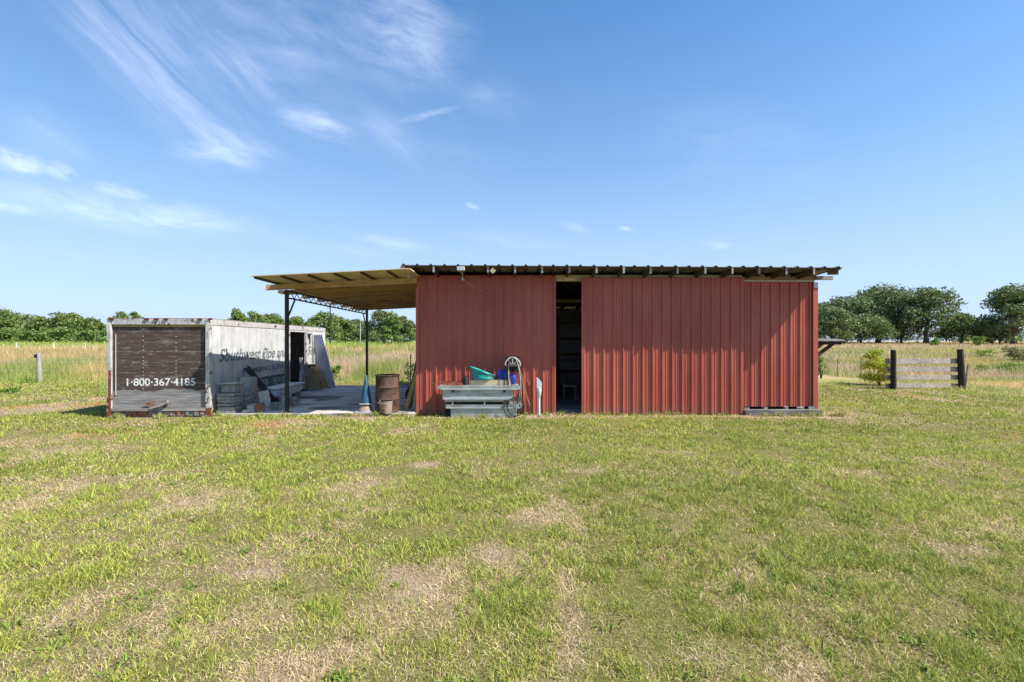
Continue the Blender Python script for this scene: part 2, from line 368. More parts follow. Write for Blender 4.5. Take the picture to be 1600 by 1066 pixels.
def field_col(x, y, n):
    tan = np.array((.62,.45,.20)); pink = np.array((.56,.42,.27)); grn = np.array((.27,.34,.075)); yg = np.array((.34,.43,.09)); br = np.array((.42,.34,.16))
    a = sm(fbm(x*.12+5, y*.06, 3), .40, .60)[:, None]; b = sm(fbm(x*.3, y*.12+40, 3), .57, .68)[:, None]*.8
    c = tan*(1-a)+pink*a; c = c*(1-b)+grn*b
    e = np.exp(-((y-20.3)/.8)**2)[:, None]*.75; c = c*(1-e)+grn*e
    h = np.exp(-((y-42)/8)**2)[:, None]*.6*(x < -15)[:, None]; c = c*(1-h)+br*h
    f = sm(y, 62, 80)[:, None]*(x < -20)[:, None]*.9; c = c*(1-f)+yg*f
    rt = ((x > 15.5) & (y < 80))[:, None]*sm(fbm(x*.2+70, y*.1, 3), .42, .58)[:, None]*.75; olive = np.array((.38,.38,.14)); c = c*(1-rt)+olive*rt
    return c*(.75+.5*n[:, None])
G1 = np.array((.12,.21,.025)); G2 = np.array((.52,.56,.12)); ST = np.array((.80,.66,.42)); ST2 = np.array((.40,.28,.16)); SOIL = np.array((.36,.25,.155)); TH = np.array((.19,.19,.055))

# ground: one sheet, fine near the eye, coarse far away
def axis(lo, hi, step, far, grow=1.16):
    a = list(np.arange(lo, hi, step)); s_ = step; q = hi
    while q < far: a.append(q); s_ *= grow; q += s_
    a.append(far); return a
yy = [-400,-150,-60,-20,-6,-2]+axis(0, 24, .12, 1500); xr = axis(0, 17, .14, 1500); xx = sorted([-q for q in xr[1:]]+xr)
XX, YY = np.meshgrid(xx, yy); gx = XX.ravel(); gy = YY.ravel(); nz = gz(gx, gy)+.035*(fbm(gx*1.2, gy*1.2, 3)-.5)*sm(gy, -1, 2)*(gy < 19)
slabm = (gx > -7.2) & (gx < 7.4) & (gy > 10.3) & (gy < 19); nz = np.where(slabm, np.minimum(nz, 0)*.3, nz)
dr = dryness(gx, gy); fd = is_field(gx, gy); nn = rng.random(len(gx))
lawn = TH*(1-dr[:, None])+SOIL*dr[:, None]; bare = sm(dr, .75, 1)[:, None]; lawn = lawn*(1-bare)+np.array((.42,.32,.23))*bare
gc = lawn*(1-fd[:, None])+field_col(gx, gy, np.full(len(gx), .4))*.95*fd[:, None]
me = bpy.data.meshes.new('ground'); nx = len(xx); ny = len(yy)
idx = (np.arange(ny-1)[:, None]*nx+np.arange(nx-1)).ravel()
me.from_pydata(np.stack([gx, gy, nz], 1).tolist(), [], np.stack([idx, idx+1, idx+nx+1, idx+nx], 1).tolist())
at = me.color_attributes.new('col', 'FLOAT_COLOR', 'POINT'); at.data.foreach_set('color', np.hstack([gc, np.ones((len(gc), 1))]).astype(np.float32).ravel())
for f in me.polygons: f.use_smooth = True
me.materials.append(M['ground_soil']); o = bpy.data.objects.new('ground', me); link(o); tag(o, kind='structure')

def blades(name, pos, hgt, wid, lean, col, label, cat, bend=1.0):
    N = len(pos); th = rng.random(N)*2*np.pi; ph = rng.random(N)*2*np.pi
    z0 = gz(pos[:, 0], pos[:, 1])-.006
    d = np.stack([np.cos(th), np.sin(th), np.zeros(N)], 1); w = np.stack([np.cos(ph), np.sin(ph), np.zeros(N)], 1)*wid[:, None]/2
    b = np.stack([pos[:, 0], pos[:, 1], z0], 1); up = np.array((0,0,1.))
    l = lean[:, None]; h = hgt[:, None]
    mid = b+up*h*.58*np.cos(l*.7)+d*h*.58*np.sin(l*.7); tip = mid+up*h*.42*np.cos(l*1.35*bend)+d*h*.42*np.sin(l*1.35*bend)
    V = np.stack([b-w, b+w, mid+w*.8, mid-w*.8, tip], 1).reshape(-1, 3).astype(np.float32)
    base = np.arange(N)*5; L = np.stack([base, base+1, base+2, base+3, base+3, base+2, base+4], 1).astype(np.int32).ravel()
    me = bpy.data.meshes.new(name); me.vertices.add(5*N); me.vertices.foreach_set('co', V.ravel())
    me.loops.add(7*N); me.loops.foreach_set('vertex_index', L); me.polygons.add(2*N)
    ls = np.stack([np.arange(N)*7, np.arange(N)*7+4], 1).astype(np.int32).ravel(); me.polygons.foreach_set('loop_start', ls)
    me.update(calc_edges=True)
    cc = np.repeat(np.hstack([col, np.ones((N, 1))]), 5, 0).astype(np.float32)
    at = me.color_attributes.new('col', 'FLOAT_COLOR', 'POINT'); at.data.foreach_set('color', cc.ravel())
    me.materials.append(M['blade']); o = bpy.data.objects.new(name, me); link(o); tag(o, label, cat, kind='stuff'); return o
def wedge(y0, y1, dens, margin=1.6):
    n = int((y1-y0)*2*(1.1*(y0+y1)/2+margin)*dens); y = y0+(y1-y0)*rng.random(n*2); hw = 1.1*y+margin; keep = rng.random(n*2) < hw/(1.1*y1+margin)
    y = y[keep]; x = (rng.random(len(y))*2-1)*(1.1*y+margin); return x, y
P = []; HH = []; WW = []; LL = []; CC = []
for y0, y1, dens, wd, hs in ((1.5,3.4,7000,.0036,1),(3.4,5.5,4400,.0048,1),(5.5,8.5,2200,.007,1),(8.5,13,950,.0105,1.05),(13,20.5,420,.018,1.15)):
    x, y = wedge(y0, y1, dens)
    nT = len(x)//(13 if y0 < 6 else 9); ci = rng.integers(0, nT, len(x)); sg = (.035 if y0 < 6 else .055)*(.5+rng.random(len(x)))
    tu = rng.random(len(x)) < .6; tx_, ty_ = x[ci], y[ci]; x = np.where(tu, tx_+rng.normal(size=len(x))*sg, x); y = np.where(tu, ty_+rng.normal(size=len(y))*sg, y)
    k = ~((x > -7.0) & (x < 7.2) & (y > np.where(x < -2.2, 10.73, 10.99)) & (y < 18.4)) & ~((x > -9.1) & (x < -6.6) & (y > 10.35) & (y < 18.7)); x = x[k]; y = y[k]
    k = is_field(x, y) < .5; x = x[k]; y = y[k]
    d = dryness(x, y); tuft = fbm(x*5, y*5, 2); r = rng.random(len(x))
    straw = rng.random(len(x)) < np.clip(.15+.74*sm(d+.35*(tuft-.5)+.05*(x < 1), .19, .74), 0, .92)
    k = r > np.where(straw, .0+.55*sm(d, .68, .95), .05+.4*(tuft < .40)); x = x[k]; y = y[k]; d = d[k]; straw = straw[k]; tuft = tuft[k]; N = len(x)
    h = np.where(straw, .02+.055*rng.random(N), (.026+.046*rng.random(N))*(.6+1.1*sm(tuft, .35, .75)))*hs*(1+1.3*((y > 10.8) & (y < 11.1) & (x > .8)) * (fbm(x*3, y, 2) > .5))
    l = np.where(straw, 1.1+.42*rng.random(N), .35+.95*rng.random(N))
    q = rng.random(N)[:, None]; lush = sm(fbm(x*.4+20, y*.4, 3), .4, .62)[:, None]
    green = (G1*(1-q)+G2*q)*(1-.25*lush)+np.array((0,.015,0))*lush
    ol = (rng.random(N) < .34)[:, None]; green = np.where(ol, green*.5+np.array((.30,.25,.06)), green)
    st = ST*(1-q)+ST2*q; og = sm(fbm(x*.8+90, y*.8, 2), .62, .72)[:, None]*(y > 8)[:, None]; st = st*(1-og)+np.array((.6,.36,.16))*og
    c = np.where(straw[:, None], st, green)*(.7+.6*rng.random(N))[:, None]
    P.append(np.stack([x, y], 1)); HH.append(h); WW.append(np.where(straw, wd*.9, wd*1.12)*(.7+.6*rng.random(N))); LL.append(l); CC.append(c)
def extra(x, y, h, wd_, l, c):
    P.append(np.stack([x, y], 1)); HH.append(h); WW.append(wd_); LL.append(l); CC.append(c)
# broad leaved weed rosettes
nr_ = 380; ry_ = 2.2+12*rng.random(nr_)**1.3; rx_ = (rng.random(nr_)*2-1)*(1.1*ry_+1); kk = ~((rx_ > -9.2) & (rx_ < 7.3) & (ry_ > 10.1)); rx_ = rx_[kk]; ry_ = ry_[kk]; nb = 26
sr = (.03+.05*rng.random(len(rx_)))*(1+.05*ry_); bx_ = np.repeat(rx_, nb)+rng.normal(size=len(rx_)*nb)*np.repeat(sr, nb)*.55; by_ = np.repeat(ry_, nb)+rng.normal(size=len(rx_)*nb)*np.repeat(sr, nb)*.55; n_ = len(bx_)
extra(bx_, by_, .03+.05*rng.random(n_), (.008+.008*rng.random(n_)), .6+.8*rng.random(n_), np.array((.16,.245,.035))*(.6+.8*rng.random(n_))[:, None])
# untrimmed tufts along the foot of the walls, slab and trailer
for xa_, xb_, ya_, yb_, n_ in ((.2,5.2,10.84,10.98,5200),(5.2,7.5,10.62,10.76,1600),(-6.8,-2.2,10.60,10.73,2600),(-9.1,-6.7,10.30,10.50,2600),(-2.2,.3,10.35,10.48,1500),(-2.3,-1.6,10.5,11.0,700),(7.05,7.5,10.9,12.5,900)):
    x = xa_+(xb_-xa_)*rng.random(n_); y = ya_+(yb_-ya_)*rng.random(n_); g_ = fbm(x*4.5, y*.5+xa_, 3); k = g_+.25*(rng.random(n_)-.5) > .5; x = x[k]; y = y[k]; g_ = g_[k]; n2 = len(x); q = rng.random(n2)[:, None]
    extra(x, y, (.03+.08*rng.random(n2))*(.5+1.2*sm(g_, .45, .75)), .007+.007*rng.random(n2), .1+.7*rng.random(n2), np.where(rng.random((n2, 1)) < .35, ST*(1-q)+ST2*q, G1*(1-q)+G2*.8*q))
blades('lawn_grass', np.vstack(P), np.hstack(HH), np.hstack(WW), np.hstack(LL), np.vstack(CC), 'short mown lawn, green mixed with straw coloured dead grass', 'grass')
# tall meadow
P = []; HH = []; WW = []; LL = []; CC = []
def meadow(x, y, hmin, hmax, wd, colf=None):
    k = is_field(x, y) > .5; x = x[k]; y = y[k]; N = len(x); t_ = fbm(x*.5, y*.5, 3); nn = rng.random(N)
    low = np.clip(sm(y, 19.3, 23), .35, 1)*np.where(x > 15.5, .62, 1)
    h = (hmin+(hmax-hmin)*rng.random(N))*(.55+.9*t_)*low; c = field_col(x, y, nn)
    g = (rng.random(N) < .16)[:, None]; c = np.where(g, c*.5+np.array((.13,.17,.035)), c)
    P.append(np.stack([x, y], 1)); HH.append(h); WW.append(np.full(N, wd)*(.6+.8*rng.random(N))); LL.append(.1+.65*rng.random(N)); CC.append(c)
def rect(x0, x1, y0, y1, n): return x0+(x1-x0)*rng.random(n), y0+(y1-y0)*rng.random(n)
for a in ((-34,3,19.2,30,60000,.35,.95,.014),(-48,5,30,48,50000,.45,1.05,.03),(-85,8,48,85,40000,.5,1.1,.06),(-170,20,85,150,30000,.5,1.1,.13),
          (15.5,30,9,22,36000,.15,.75,.013),(15.5,48,22,40,42000,.2,.85,.025),(10,85,40,80,34000,.25,.8,.05),(20,170,80,150,26000,.35,.9,.12)):
    x, y = rect(*a[:5]); meadow(x, y, *a[5:])
blades('meadow_grass', np.vstack(P), np.hstack(HH), np.hstack(WW), np.hstack(LL), np.vstack(CC), 'tall dry unmown pasture grass, tan and green, behind the fences', 'tall grass', .8)

# ------------------------------------------------------------------ trees
def crown_mesh(name, lobes, nleaf, size, mt, parent, flat=.25, fill=.3):
    Ps = []; Ns = []; vol = np.array([l[3]*l[5]+l[4]*l[3] for l in lobes]); cnt = (nleaf*vol/vol.sum()).astype(int)+3
    for (cx, cy, cz, rx, ry, rz), n in zip(lobes, cnt):
        d = rng.normal(size=(n, 3)); d /= np.linalg.norm(d, axis=1)[:, None]; d[:, 2] = np.where(d[:, 2] < -.45, -d[:, 2]*.6, d[:, 2])
        r = np.where(rng.random(n) < fill, rng.random(n)*.8, .78+.34*rng.random(n)**1.5)
        Ps.append(np.array((cx, cy, cz))+d*r[:, None]*np.array((rx, ry, rz))); Ns.append(d)
    Pp = np.vstack(Ps); Nn = np.vstack(Ns); N = len(Pp); q = rng.normal(size=(N, 3)); q /= np.linalg.norm(q, axis=1)[:, None]
    nn = Nn*.7+q*.75; nn /= np.linalg.norm(nn, axis=1)[:, None]; a = np.cross(nn, rng.normal(size=(N, 3))); a /= np.linalg.norm(a, axis=1)[:, None]; b = np.cross(nn, a)
    s_ = size*(.45+.9*rng.random(N))[:, None]; V = np.stack([Pp-a*s_, Pp-b*s_*.55, Pp+a*s_, Pp+b*s_*.55], 1).reshape(-1, 3)
    V = V-np.array(worldorg(parent)); me = bpy.data.meshes.new(name)
    me.vertices.add(4*N); me.vertices.foreach_set('co', V.astype(np.float32).ravel()); me.loops.add(4*N); me.loops.foreach_set('vertex_index', np.arange(4*N, dtype=np.int32))
    me.polygons.add(N); me.polygons.foreach_set('loop_start', (np.arange(N)*4).astype(np.int32)); me.update(calc_edges=True)
    at = me.attributes.new('tint', 'FLOAT', 'POINT'); at.data.foreach_set('value', np.repeat(np.clip(rng.normal(.45, .25, N), 0, 1), 4).astype(np.float32))
    me.materials.append(M[mt]); o = bpy.data.objects.new(name, me); link(o, parent); return o
def tree(px, pyt, D, wpx, label, mt='oak_leaf', name='tree', nl=26, leaves=5000, base=.12, group=None, spread=.5, cat='tree', trunkr=None, moss=False, lobe=1.0):
    x = X(px, D); g0 = float(gz(x, D)); top = Z(pyt, D); Ht = top-g0; W = wpx*D/F
    t_ = thing(name, label, cat, (x, D, g0), group); lobes = []; limbs = MB(); rr = trunkr or Ht*.035
    kz = g0+Ht*base
    Hc = top-kz; W *= 1.06; nl = int(nl*1.4)
    for i in range(nl):
        a = random.random()*2*math.pi; e_ = random.random()**1.05; lr = W*(.10+.09*random.random())*lobe     # lobes set over the shell of a dome
        ph = e_*math.pi/2*.92; cr = math.cos(ph)**.75; k_ = .80+.2*random.random()
        lz = kz+lr*.45+(Hc-lr*1.0)*math.sin(ph)*k_
        lobes.append((x+math.cos(a)*cr*(W/2-lr*.7), D+math.sin(a)*cr*(W/2-lr*.7)*spread*1.6, lz, lr, lr, min(lr*.8, Hc*.3)))
    for k_ in range(4): lobes.append((x+W*random.uniform(-.16,.16), D, kz+Hc*(.35+.1*k_), W*.24, W*.2, Hc*.22))
    lobes.append((x+W*random.uniform(-.1,.1), D, top-W*.09*lobe, W*.15*lobe, W*.15*lobe, W*.09*lobe))
    crown_mesh('crown', lobes, int(leaves*1.25), .0042*D*.62, mt, t_)
    th = kz+(top-kz)*.25; limbs.tube([(x, D, g0-.1), (x+.05*rr, D, g0+Ht*.1), (x+rr*.6, D, th)], [rr*1.5, rr, rr*.75], 10)
    for l in lobes[:min(9, nl)]:
        m_ = Vector((x+(l[0]-x)*.4, D+(l[1]-D)*.4, th+(l[2]-th)*.25+Ht*.04)); limbs.tube([(x+rr*.3, D, th-Ht*.08), m_, (l[0], l[1], l[2])], [rr*.55, rr*.35, rr*.12], 6)
    limbs.build('trunk', 'bark', t_, True)
    if moss:
        ml = [(l[0], l[1], l[2]-l[5]*1.0, l[3]*.45, l[4]*.45, l[5]*.8) for l in lobes[::3]]; crown_mesh('hanging_moss', ml, leaves//7, .0042*D*.55, 'moss', t_)
    return t_
# live oaks on the right
tree(1318,462,128,110,'dark live oak close beside the right end of the barn', base=.03, leaves=8500, moss=True)
tree(1300,480,112,70,'lower rounded oak nearest the right end of the barn', base=.0, leaves=5500)
tree(1372,446,132,130,'tallest live oak in the middle of the right hand grove', leaves=10000, nl=36, moss=True, base=.03)
tree(1447,449,122,104,'spreading live oak with hanging moss and bare dark trunk, right of the grove', leaves=8500, nl=32, base=.16, moss=True, lobe=.9)
tree(1345,490,118,90,'low bushy oak in front of the grove foot', leaves=3000, base=.02)
tree(1408,492,126,86,'small dark tree filling the gap between two grove oaks', leaves=3000, base=.04)
tree(1502,490,120,60,'small rounded green tree just right of the oak grove', 'wood_leaf', leaves=3400, base=.04)
tree(1530,514,150,34,'low dark tree in the gap before the rightmost oak', leaves=1800, base=.0)
tree(1584,443,112,88,'large live oak cut by the right edge of the photo', leaves=9000, nl=36, base=.02)
tree(1640,455,118,110,'live oak beyond the right edge behind the last oak', leaves=3500, base=.1)
tree(1562,508,116,50,'low bush tree at the foot of the rightmost oak', leaves=2000, base=.0)
# left wood
LW = [(-60,478,150,90),(0,481,132,52),(30,489,155,60),(62,493,148,40),(93,487,138,42),(116,489,160,34),(143,497,140,36),(190,486,128,34),(212,488,140,26)]
lab = ['dense tree at the far left edge of the photo','tall tree crown at the left end of the far wood','bushy tree second in from the left edge','low bushy tree left above the leaning fence post','tree crown directly above the grey fence post','rounded tree right of the fence post in the far wood','low tree midway between fence post and trailer','tree whose top stands just left of the trailer roof corner','tree peeking over the left end of the trailer roof','low tree hidden behind the trailer front','tree behind the middle of the trailer end','tree behind the near corner of the trailer']
for (px, py, D, w), lb in zip(LW, lab): tree(px, py, D, w*1.15, lb, random.choice(['wood_leaf', 'wood_leaf', 'light_leaf']), leaves=2600, nl=20, base=-.02, group='trees of the left wood', lobe=1.1)
for i, (px, py, D, w) in enumerate([(10,512,118,60),(50,516,112,46),(98,511,116,54),(140,516,110,50),(172,512,114,44)]):
    tree(px, py, D, w, ['bright green bush at the wood edge by the left frame','bright green bush under the trees left of the fence post','bright green bush behind and right of the fence post','low green bush between fence post and trailer','green bush touching the trailer outline at the wood edge'][i], 'light_leaf', 'bush', 14, 1500, -.05, 'bushes along the left wood edge', cat='bush')
# middle wood seen beyond trailer and carport
MW = [(372,482,120,36,'palm like spiky tree rising over the trailer roof','light_leaf'),(398,486,128,44,'pale green tree left of the front carport post','light_leaf'),(425,490,135,46,'tree right behind the front carport post','wood_leaf'),
 (462,494,140,44,'low tree between carport post and the trailer door','wood_leaf'),(505,486,118,50,'rounded tree rising right of the trailer far end','wood_leaf'),(532,494,125,46,'dense tree left of the back carport post','wood_leaf'),
 (558,498,130,40,'darker tree behind the back carport post','oak_leaf'),(600,484,105,56,'big tree in the open bay between back post and barn','oak_leaf'),(612,492,98,30,'bright sunlit tree in front of the big bay tree','light_leaf'),
 (632,494,112,34,'spreading tree crown nearest the barn wall in the bay','oak_leaf'),(655,510,150,50,'faint far tree at the barn corner','wood_leaf'),(488,508,112,40,'low scrub tree just past the trailer door','wood_leaf'),(575,512,122,50,'low scrub behind the back carport post','oak_leaf')]
for px, py, D, w, lb, mt in MW: tree(px, py, D, w*1.12, lb, mt, leaves=3000, nl=20, base=-.02 if 'bay' not in lb else .08, group=None, lobe=1.05)
# undergrowth masses under the far trees
def mass(name, segs, label, mt):
    lobes = []
    for xa, xb, D, h in segs:
        n = int(abs(xb-xa)/3.0)
        for i in range(n):
            x = xa+(xb-xa)*(i+random.random())/n; d = D+random.uniform(-4, 4); r = random.uniform(1.8, 3.0); hh = h*random.uniform(.4, 1.0)
            lobes.append((x, d, float(gz(x, d))+hh*.45, r, r, hh*.5))
    o_ = bpy.data.objects.new('root_tmp', None); C.objects.link(o_); c_ = crown_mesh(name, lobes, len(lobes)*130, .29, mt, o_, fill=.25); c_.parent = None; bpy.data.objects.remove(o_)
    tag(c_, label, 'undergrowth', kind='stuff')
mass('far_undergrowth', [(-250,-84,172,3.4),(-90,-30,158,4.2),(-150,-84,150,2.4)], 'dense far thicket under the trees on the left and behind the trailer', 'wood_leaf')
mass('near_scrub', [(-170,-62,118,2.4)], 'pale yellow green scrub line along the front of the far left wood', 'light_leaf')
mass('far_undergrowth', [(-62,-12,142,5.5),(-12,60,150,4.5)], 'dark thicket filling in under the trees beyond the carport', 'oak_leaf')
mass('far_undergrowth', [(66,138,140,5.0),(138,148,146,2.6),(153,175,150,3.0),(150,260,160,6)], 'dark scrub line under the live oaks on the right', 'oak_leaf')
# bushes and weeds
def bush(name, px, pyt, pyb, wpx, label, mt, D=None, leaves=1200, size=.035, group=None, stems=True):
    D = D or GD(pyb); x = X(px, D); g0 = float(gz(x, D)); Ht = Z(pyt, D)-g0; W = wpx*D/F; t_ = thing(name, label, 'bush', (x, D, g0), group)
    lobes = []
    for i in range(16):
        a = random.random()*6.28; q = random.random()**.5; hz = Ht*(.12+.74*random.random()); lr = W*.17
        lobes.append((x+math.cos(a)*q*W*.33, D+math.sin(a)*q*W*.33, g0+hz, lr*1.15, lr*1.15, Ht*.17))
    crown_mesh('foliage', lobes, leaves, size, mt, t_, fill=.5)
    if stems:
        s_ = MB()
        for l in lobes[:8]: s_.tube([(x+random.uniform(-.05,.05), D, g0-.03), ((x+l[0])/2, (D+l[1])/2, g0+Ht*.3), l[:3]], [.012, .009, .004], 5)
        s_.build('stems', 'bark', t_)
bush('shrub', 1374, 543, 601, 58, 'bright yellow green shrub against the left post of the board fence', 'yellow_leaf', D=18.2, leaves=5200, size=.036)
bush('shrub', 1283, 548, 586, 16, 'small bright green shrub just past the right end of the barn', 'weed_leaf', D=21.5, leaves=600, size=.035)
bush('shrub', 1592, 541, 572, 56, 'brownish scrub bush at the right edge in the pasture', 'brown_leaf', D=34, leaves=2600, size=.07)
bush('weed', 1535, 568, 583, 26, 'small dark green weed clump right of the board fence', 'weed_leaf', D=24, leaves=500, size=.04, stems=False)
bush('weed', 1585, 566, 584, 52, 'wide bright green weed clump at the right edge', 'weed_leaf', D=24.5, leaves=1100, size=.04, stems=False)
bush('weed', 1540, 546, 562, 30, 'distant green weed clump behind the right fence post', 'weed_leaf', D=44, leaves=600, size=.07, stems=False)
bush('shrub', 1460, 528, 537, 14, 'bright green far bush under the moss hung oak', 'weed_leaf', D=100, leaves=300, size=.2, stems=False)
bush('shrub', 1530, 524, 537, 22, 'bright green far bush at the foot of the small grove', 'weed_leaf', D=96, leaves=400, size=.2, stems=False)
bush('weed', 524, 567, 598, 22, 'bright green weed clump beyond the slab by the leaning sheets', 'weed_leaf', D=20.5, leaves=800, size=.04, stems=False)
bush('weed', 640, 560, 598, 20, 'scraggly green weed behind the leaning planks', 'wood_leaf', D=19.8, leaves=500, size=.035)
bush('weed', 12, 606, 625, 36, 'low green weed patch on the lawn at the left edge', 'weed_leaf', D=15.4, leaves=900, size=.03, stems=False)
bush('weed', 52, 594, 605, 40, 'green weeds round the foot of the grey fence post', 'weed_leaf', D=19.2, leaves=700, size=.03, stems=False)

# ------------------------------------------------------------------ barn
YW = 11.04; YD = YW-.14; XL = -2.205; XR = 7.05; YB = 18.2; YF = 10.39
def rz(x, y): return 3.372-.006*(x+2.4)-.045*(y-YF)
barn = thing('barn', 'red ribbed metal barn with low sloping roof and a dark open doorway', 'barn', (2.4, YW, 0))
def wall(name, x0, x1, z0, z1, y, phase, h=.03, par=barn, mt='red_sheet', lab=None, flip=-1, pitch=.2265):
    m_ = MB(); m_.sheet(rib_profile(x0, x1, pitch, h, phase), z0, z1, lambda u, o, q: (u, y+flip*o, q)); ob = m_.build(name, mt, par)
    if lab: ob['label'] = lab
    return ob
wall('front_wall', XL, .985, 0.0, 3.232, YW, XL+.19, h=.03)
w2 = wall('front_wall', 5.2, XR, .17, 3.10, YW, 5.33, h=.03); w2['label'] = 'right front wall set back behind the sliding door'
wall('front_wall', .985, 5.2, 3.10, 3.21, YW+.05, 1.0, h=.01)['label'] = 'narrow strip above the doorway'
def sidewall(x, s_, nm):
    m_ = MB(); pf = rib_profile(YW, YB, .2265, .02, YW+.1); vs = []; n = len(pf)
    for u, o in pf: vs.append((x+s_*o, u, 0))
    for u, o in pf: vs.append((x+s_*o, u, rz(x, u)-.16))
    m_.addv(vs, [(i, i+1, n+i+1, n+i) for i in range(n-1)]); m_.build(nm, 'red_sheet', barn)
sidewall(XL, -1, 'side_wall'); sidewall(XR, 1, 'side_wall')
wall('back_wall', XL, XR, 0, rz(2.4, YB)-.03, YB, 0, flip=1, mt='galv')
# corner trims and jambs
MB().box(XL-.03, XL+.045, YW-.032, YW-.024, 0, 2.95).box(XL-.034, XL-.028, YW-.024, YW+.05, 0, 2.95).build('corner_trim', 'red_sheet', barn)
MB().box(XR-.06, XR+.05, YW-.055, YW-.03, .12, 3.06).box(XR+.022, XR+.05, YW-.03, YW+.06, .12, 3.06).build('corner_trim', 'red_sheet', barn)
MB().box(.975, 1.02, YW-.03, YW+.09, 0, 3.22).build('door_jamb', 'red_sheet', barn, bevel=.004)
MB().box(XR-.05, XR+.045, YW-.062, YW-.056, 2.93, 3.05).build('trim_patch', 'galv', barn)
# sliding door
dx0 = X(909.5, YD); dx1 = X(1160, YD)
door = wall('sliding_door', dx0, dx1, .015, Z(434.5, YD), YD, dx0+.02, h=.029, pitch=.2257)
MB().box(dx0-.012, dx0+.03, YD-.026, YD+.04, .012, Z(434.5, YD)+.002).build('door_edge', 'red_sheet', door, bevel=.003)
MB().box(dx1-.025, dx1+.012, YD-.027, YD+.04, .012, Z(434.5, YD)+.002).build('door_edge', 'red_sheet', door, bevel=.003)
fr = MB()
for z_ in (.15, 1.1, 2.1, 2.95): fr.box(dx0+.04, dx1-.04, YD+.003, YD+.042, z_, z_+.09)
fr.build('door_frame', 'inner_wood', door)
MB().box(dx0-.6, dx1+.02, YW-.09, YW-.04, Z(434.5, YD)+.012, Z(434.5, YD)+.075).build('door_track', 'fresh_wood', barn, bevel=.004)
MB().box(1.03, dx0+.35, YW-.02, YW+.02, 3.09, 3.225).build('header_board', 'fresh_wood', barn, bevel=.004)
MB().box(1.22, 1.48, YW-.055, YW-.022, 3.10, 3.21).build('header_block', 'ply', barn, bevel=.004)
MB().box(5.33, XR-.04, YW-.075, YW-.028, 3.075, 3.115).build('white_rail', 'cast_white', barn, bevel=.005)
MB().box(5.2, XR+.02, YW-.04, YW+.05, 3.117, 3.2).build('top_plate', 'joist_wood', barn, bevel=.004)
# roof sheet
xs0, xs1 = X(628, YF), X(1317, YF); m_ = MB(); pf = []
x = xs0
while x < xs1-.02:
    for du, o in ((0,0),(.02,.03),(.05,.03),(.07,0)): pf.append((x+du, o))
    x += .2985
pf = [(a, b) for a, b in pf if a < xs1]; pf.append((xs1, 0)); n = len(pf); vs = []; ys = [YF, YF+2, YF+5, YB+.5]
for y in ys: vs += [(u, y+(.012*math.sin(u*3.1) if y == YF else 0), rz(u, y)+o+.0) for u, o in pf]
for y in ys: vs += [(u, y+(.012*math.sin(u*3.1) if y == YF else 0), rz(u, y)+o-.012) for u, o in pf]
fs = []; K = len(ys)*n
for j in range(len(ys)-1):
    for i in range(n-1): a = j*n+i; fs += [(a, a+1, a+n+1, a+n), (K+a, K+a+n, K+a+n+1, K+a+1)]
for i in range(n-1): fs.append((i, K+i, K+i+1, i+1))
m_.addv(vs, fs).build('roof', 'roof_edge', barn)
MB().tube([(xs0+.02, YF-.0, rz(xs0, YF)-.06), (xs0+.02, YF+3, rz(xs0, YF+3)-.06)], .055, 10).build('verge_roll', 'roof_edge', barn, True)
# purlin under front edge + rafters
m_ = MB(); m_.box(xs0+.1, xs1-.03, YF+.05, YF+.085, rz(0, YF)-.055, rz(0, YF)-.018); pl = m_.build('purlin', 'rafter_wood', barn)
pl.rotation_euler.y = .006; 
xr_ = [X(678, 10.45)+.0+i*.597 for i in range(15)]
def rafter_mesh():
    m_ = MB(); x = xr_[0]; z1 = rz(x, YF)-.016; z2 = rz(x, YB)-.016
    m_.addv([(x+a, y, z-b) for y, z in ((YF+.03, z1), (YB+.3, z2)) for a, b in ((-.02,0),(.02,0),(.02,.135),(-.02,.135))], [(0,3,2,1),(4,5,6,7),(0,1,5,4),(1,2,6,5),(2,3,7,6),(3,0,4,7)])
    return m_
r0 = rafter_mesh().build('rafter', 'rafter_wood', barn)
e0 = MB().box(xr_[0]-.021, xr_[0]+.021, YF+.018, YF+.0295, rz(xr_[0], YF)-.152, rz(xr_[0], YF)-.02).build('rafter_end', 'rafter_end', r0)
for i in range(1, 15):
    d = Vector((xr_[i]-xr_[0], random.uniform(-.02, .02), rz(xr_[i], YF)-rz(xr_[0], YF))); c = copy_tree(r0, barn); c.location = r0.location+d
# right end fascia boards
MB().box(XR-.05, xs1-.03, YF+.09, YF+.125, 3.17, 3.30).build('verge_board', 'rafter_wood', barn)
MB().box(XR-.02, X(1303, 10.9), YW-.12, YW-.07, 3.11, 3.20).build('outrigger', 'grey_wood_x', barn, bevel=.004)
MB().box(XL-.12, XL-.04, YF+.05, YF+.35, 3.1, 3.28).build('verge_board', 'fresh_wood', barn, bevel=.004)
for i in range(9):
    x = 2.2+i*.6; MB().box(x-.05, x+.05, YW-.06, YW+.02, 3.20, 3.24).build('rafter_clip', 'grey_wood_x', barn)
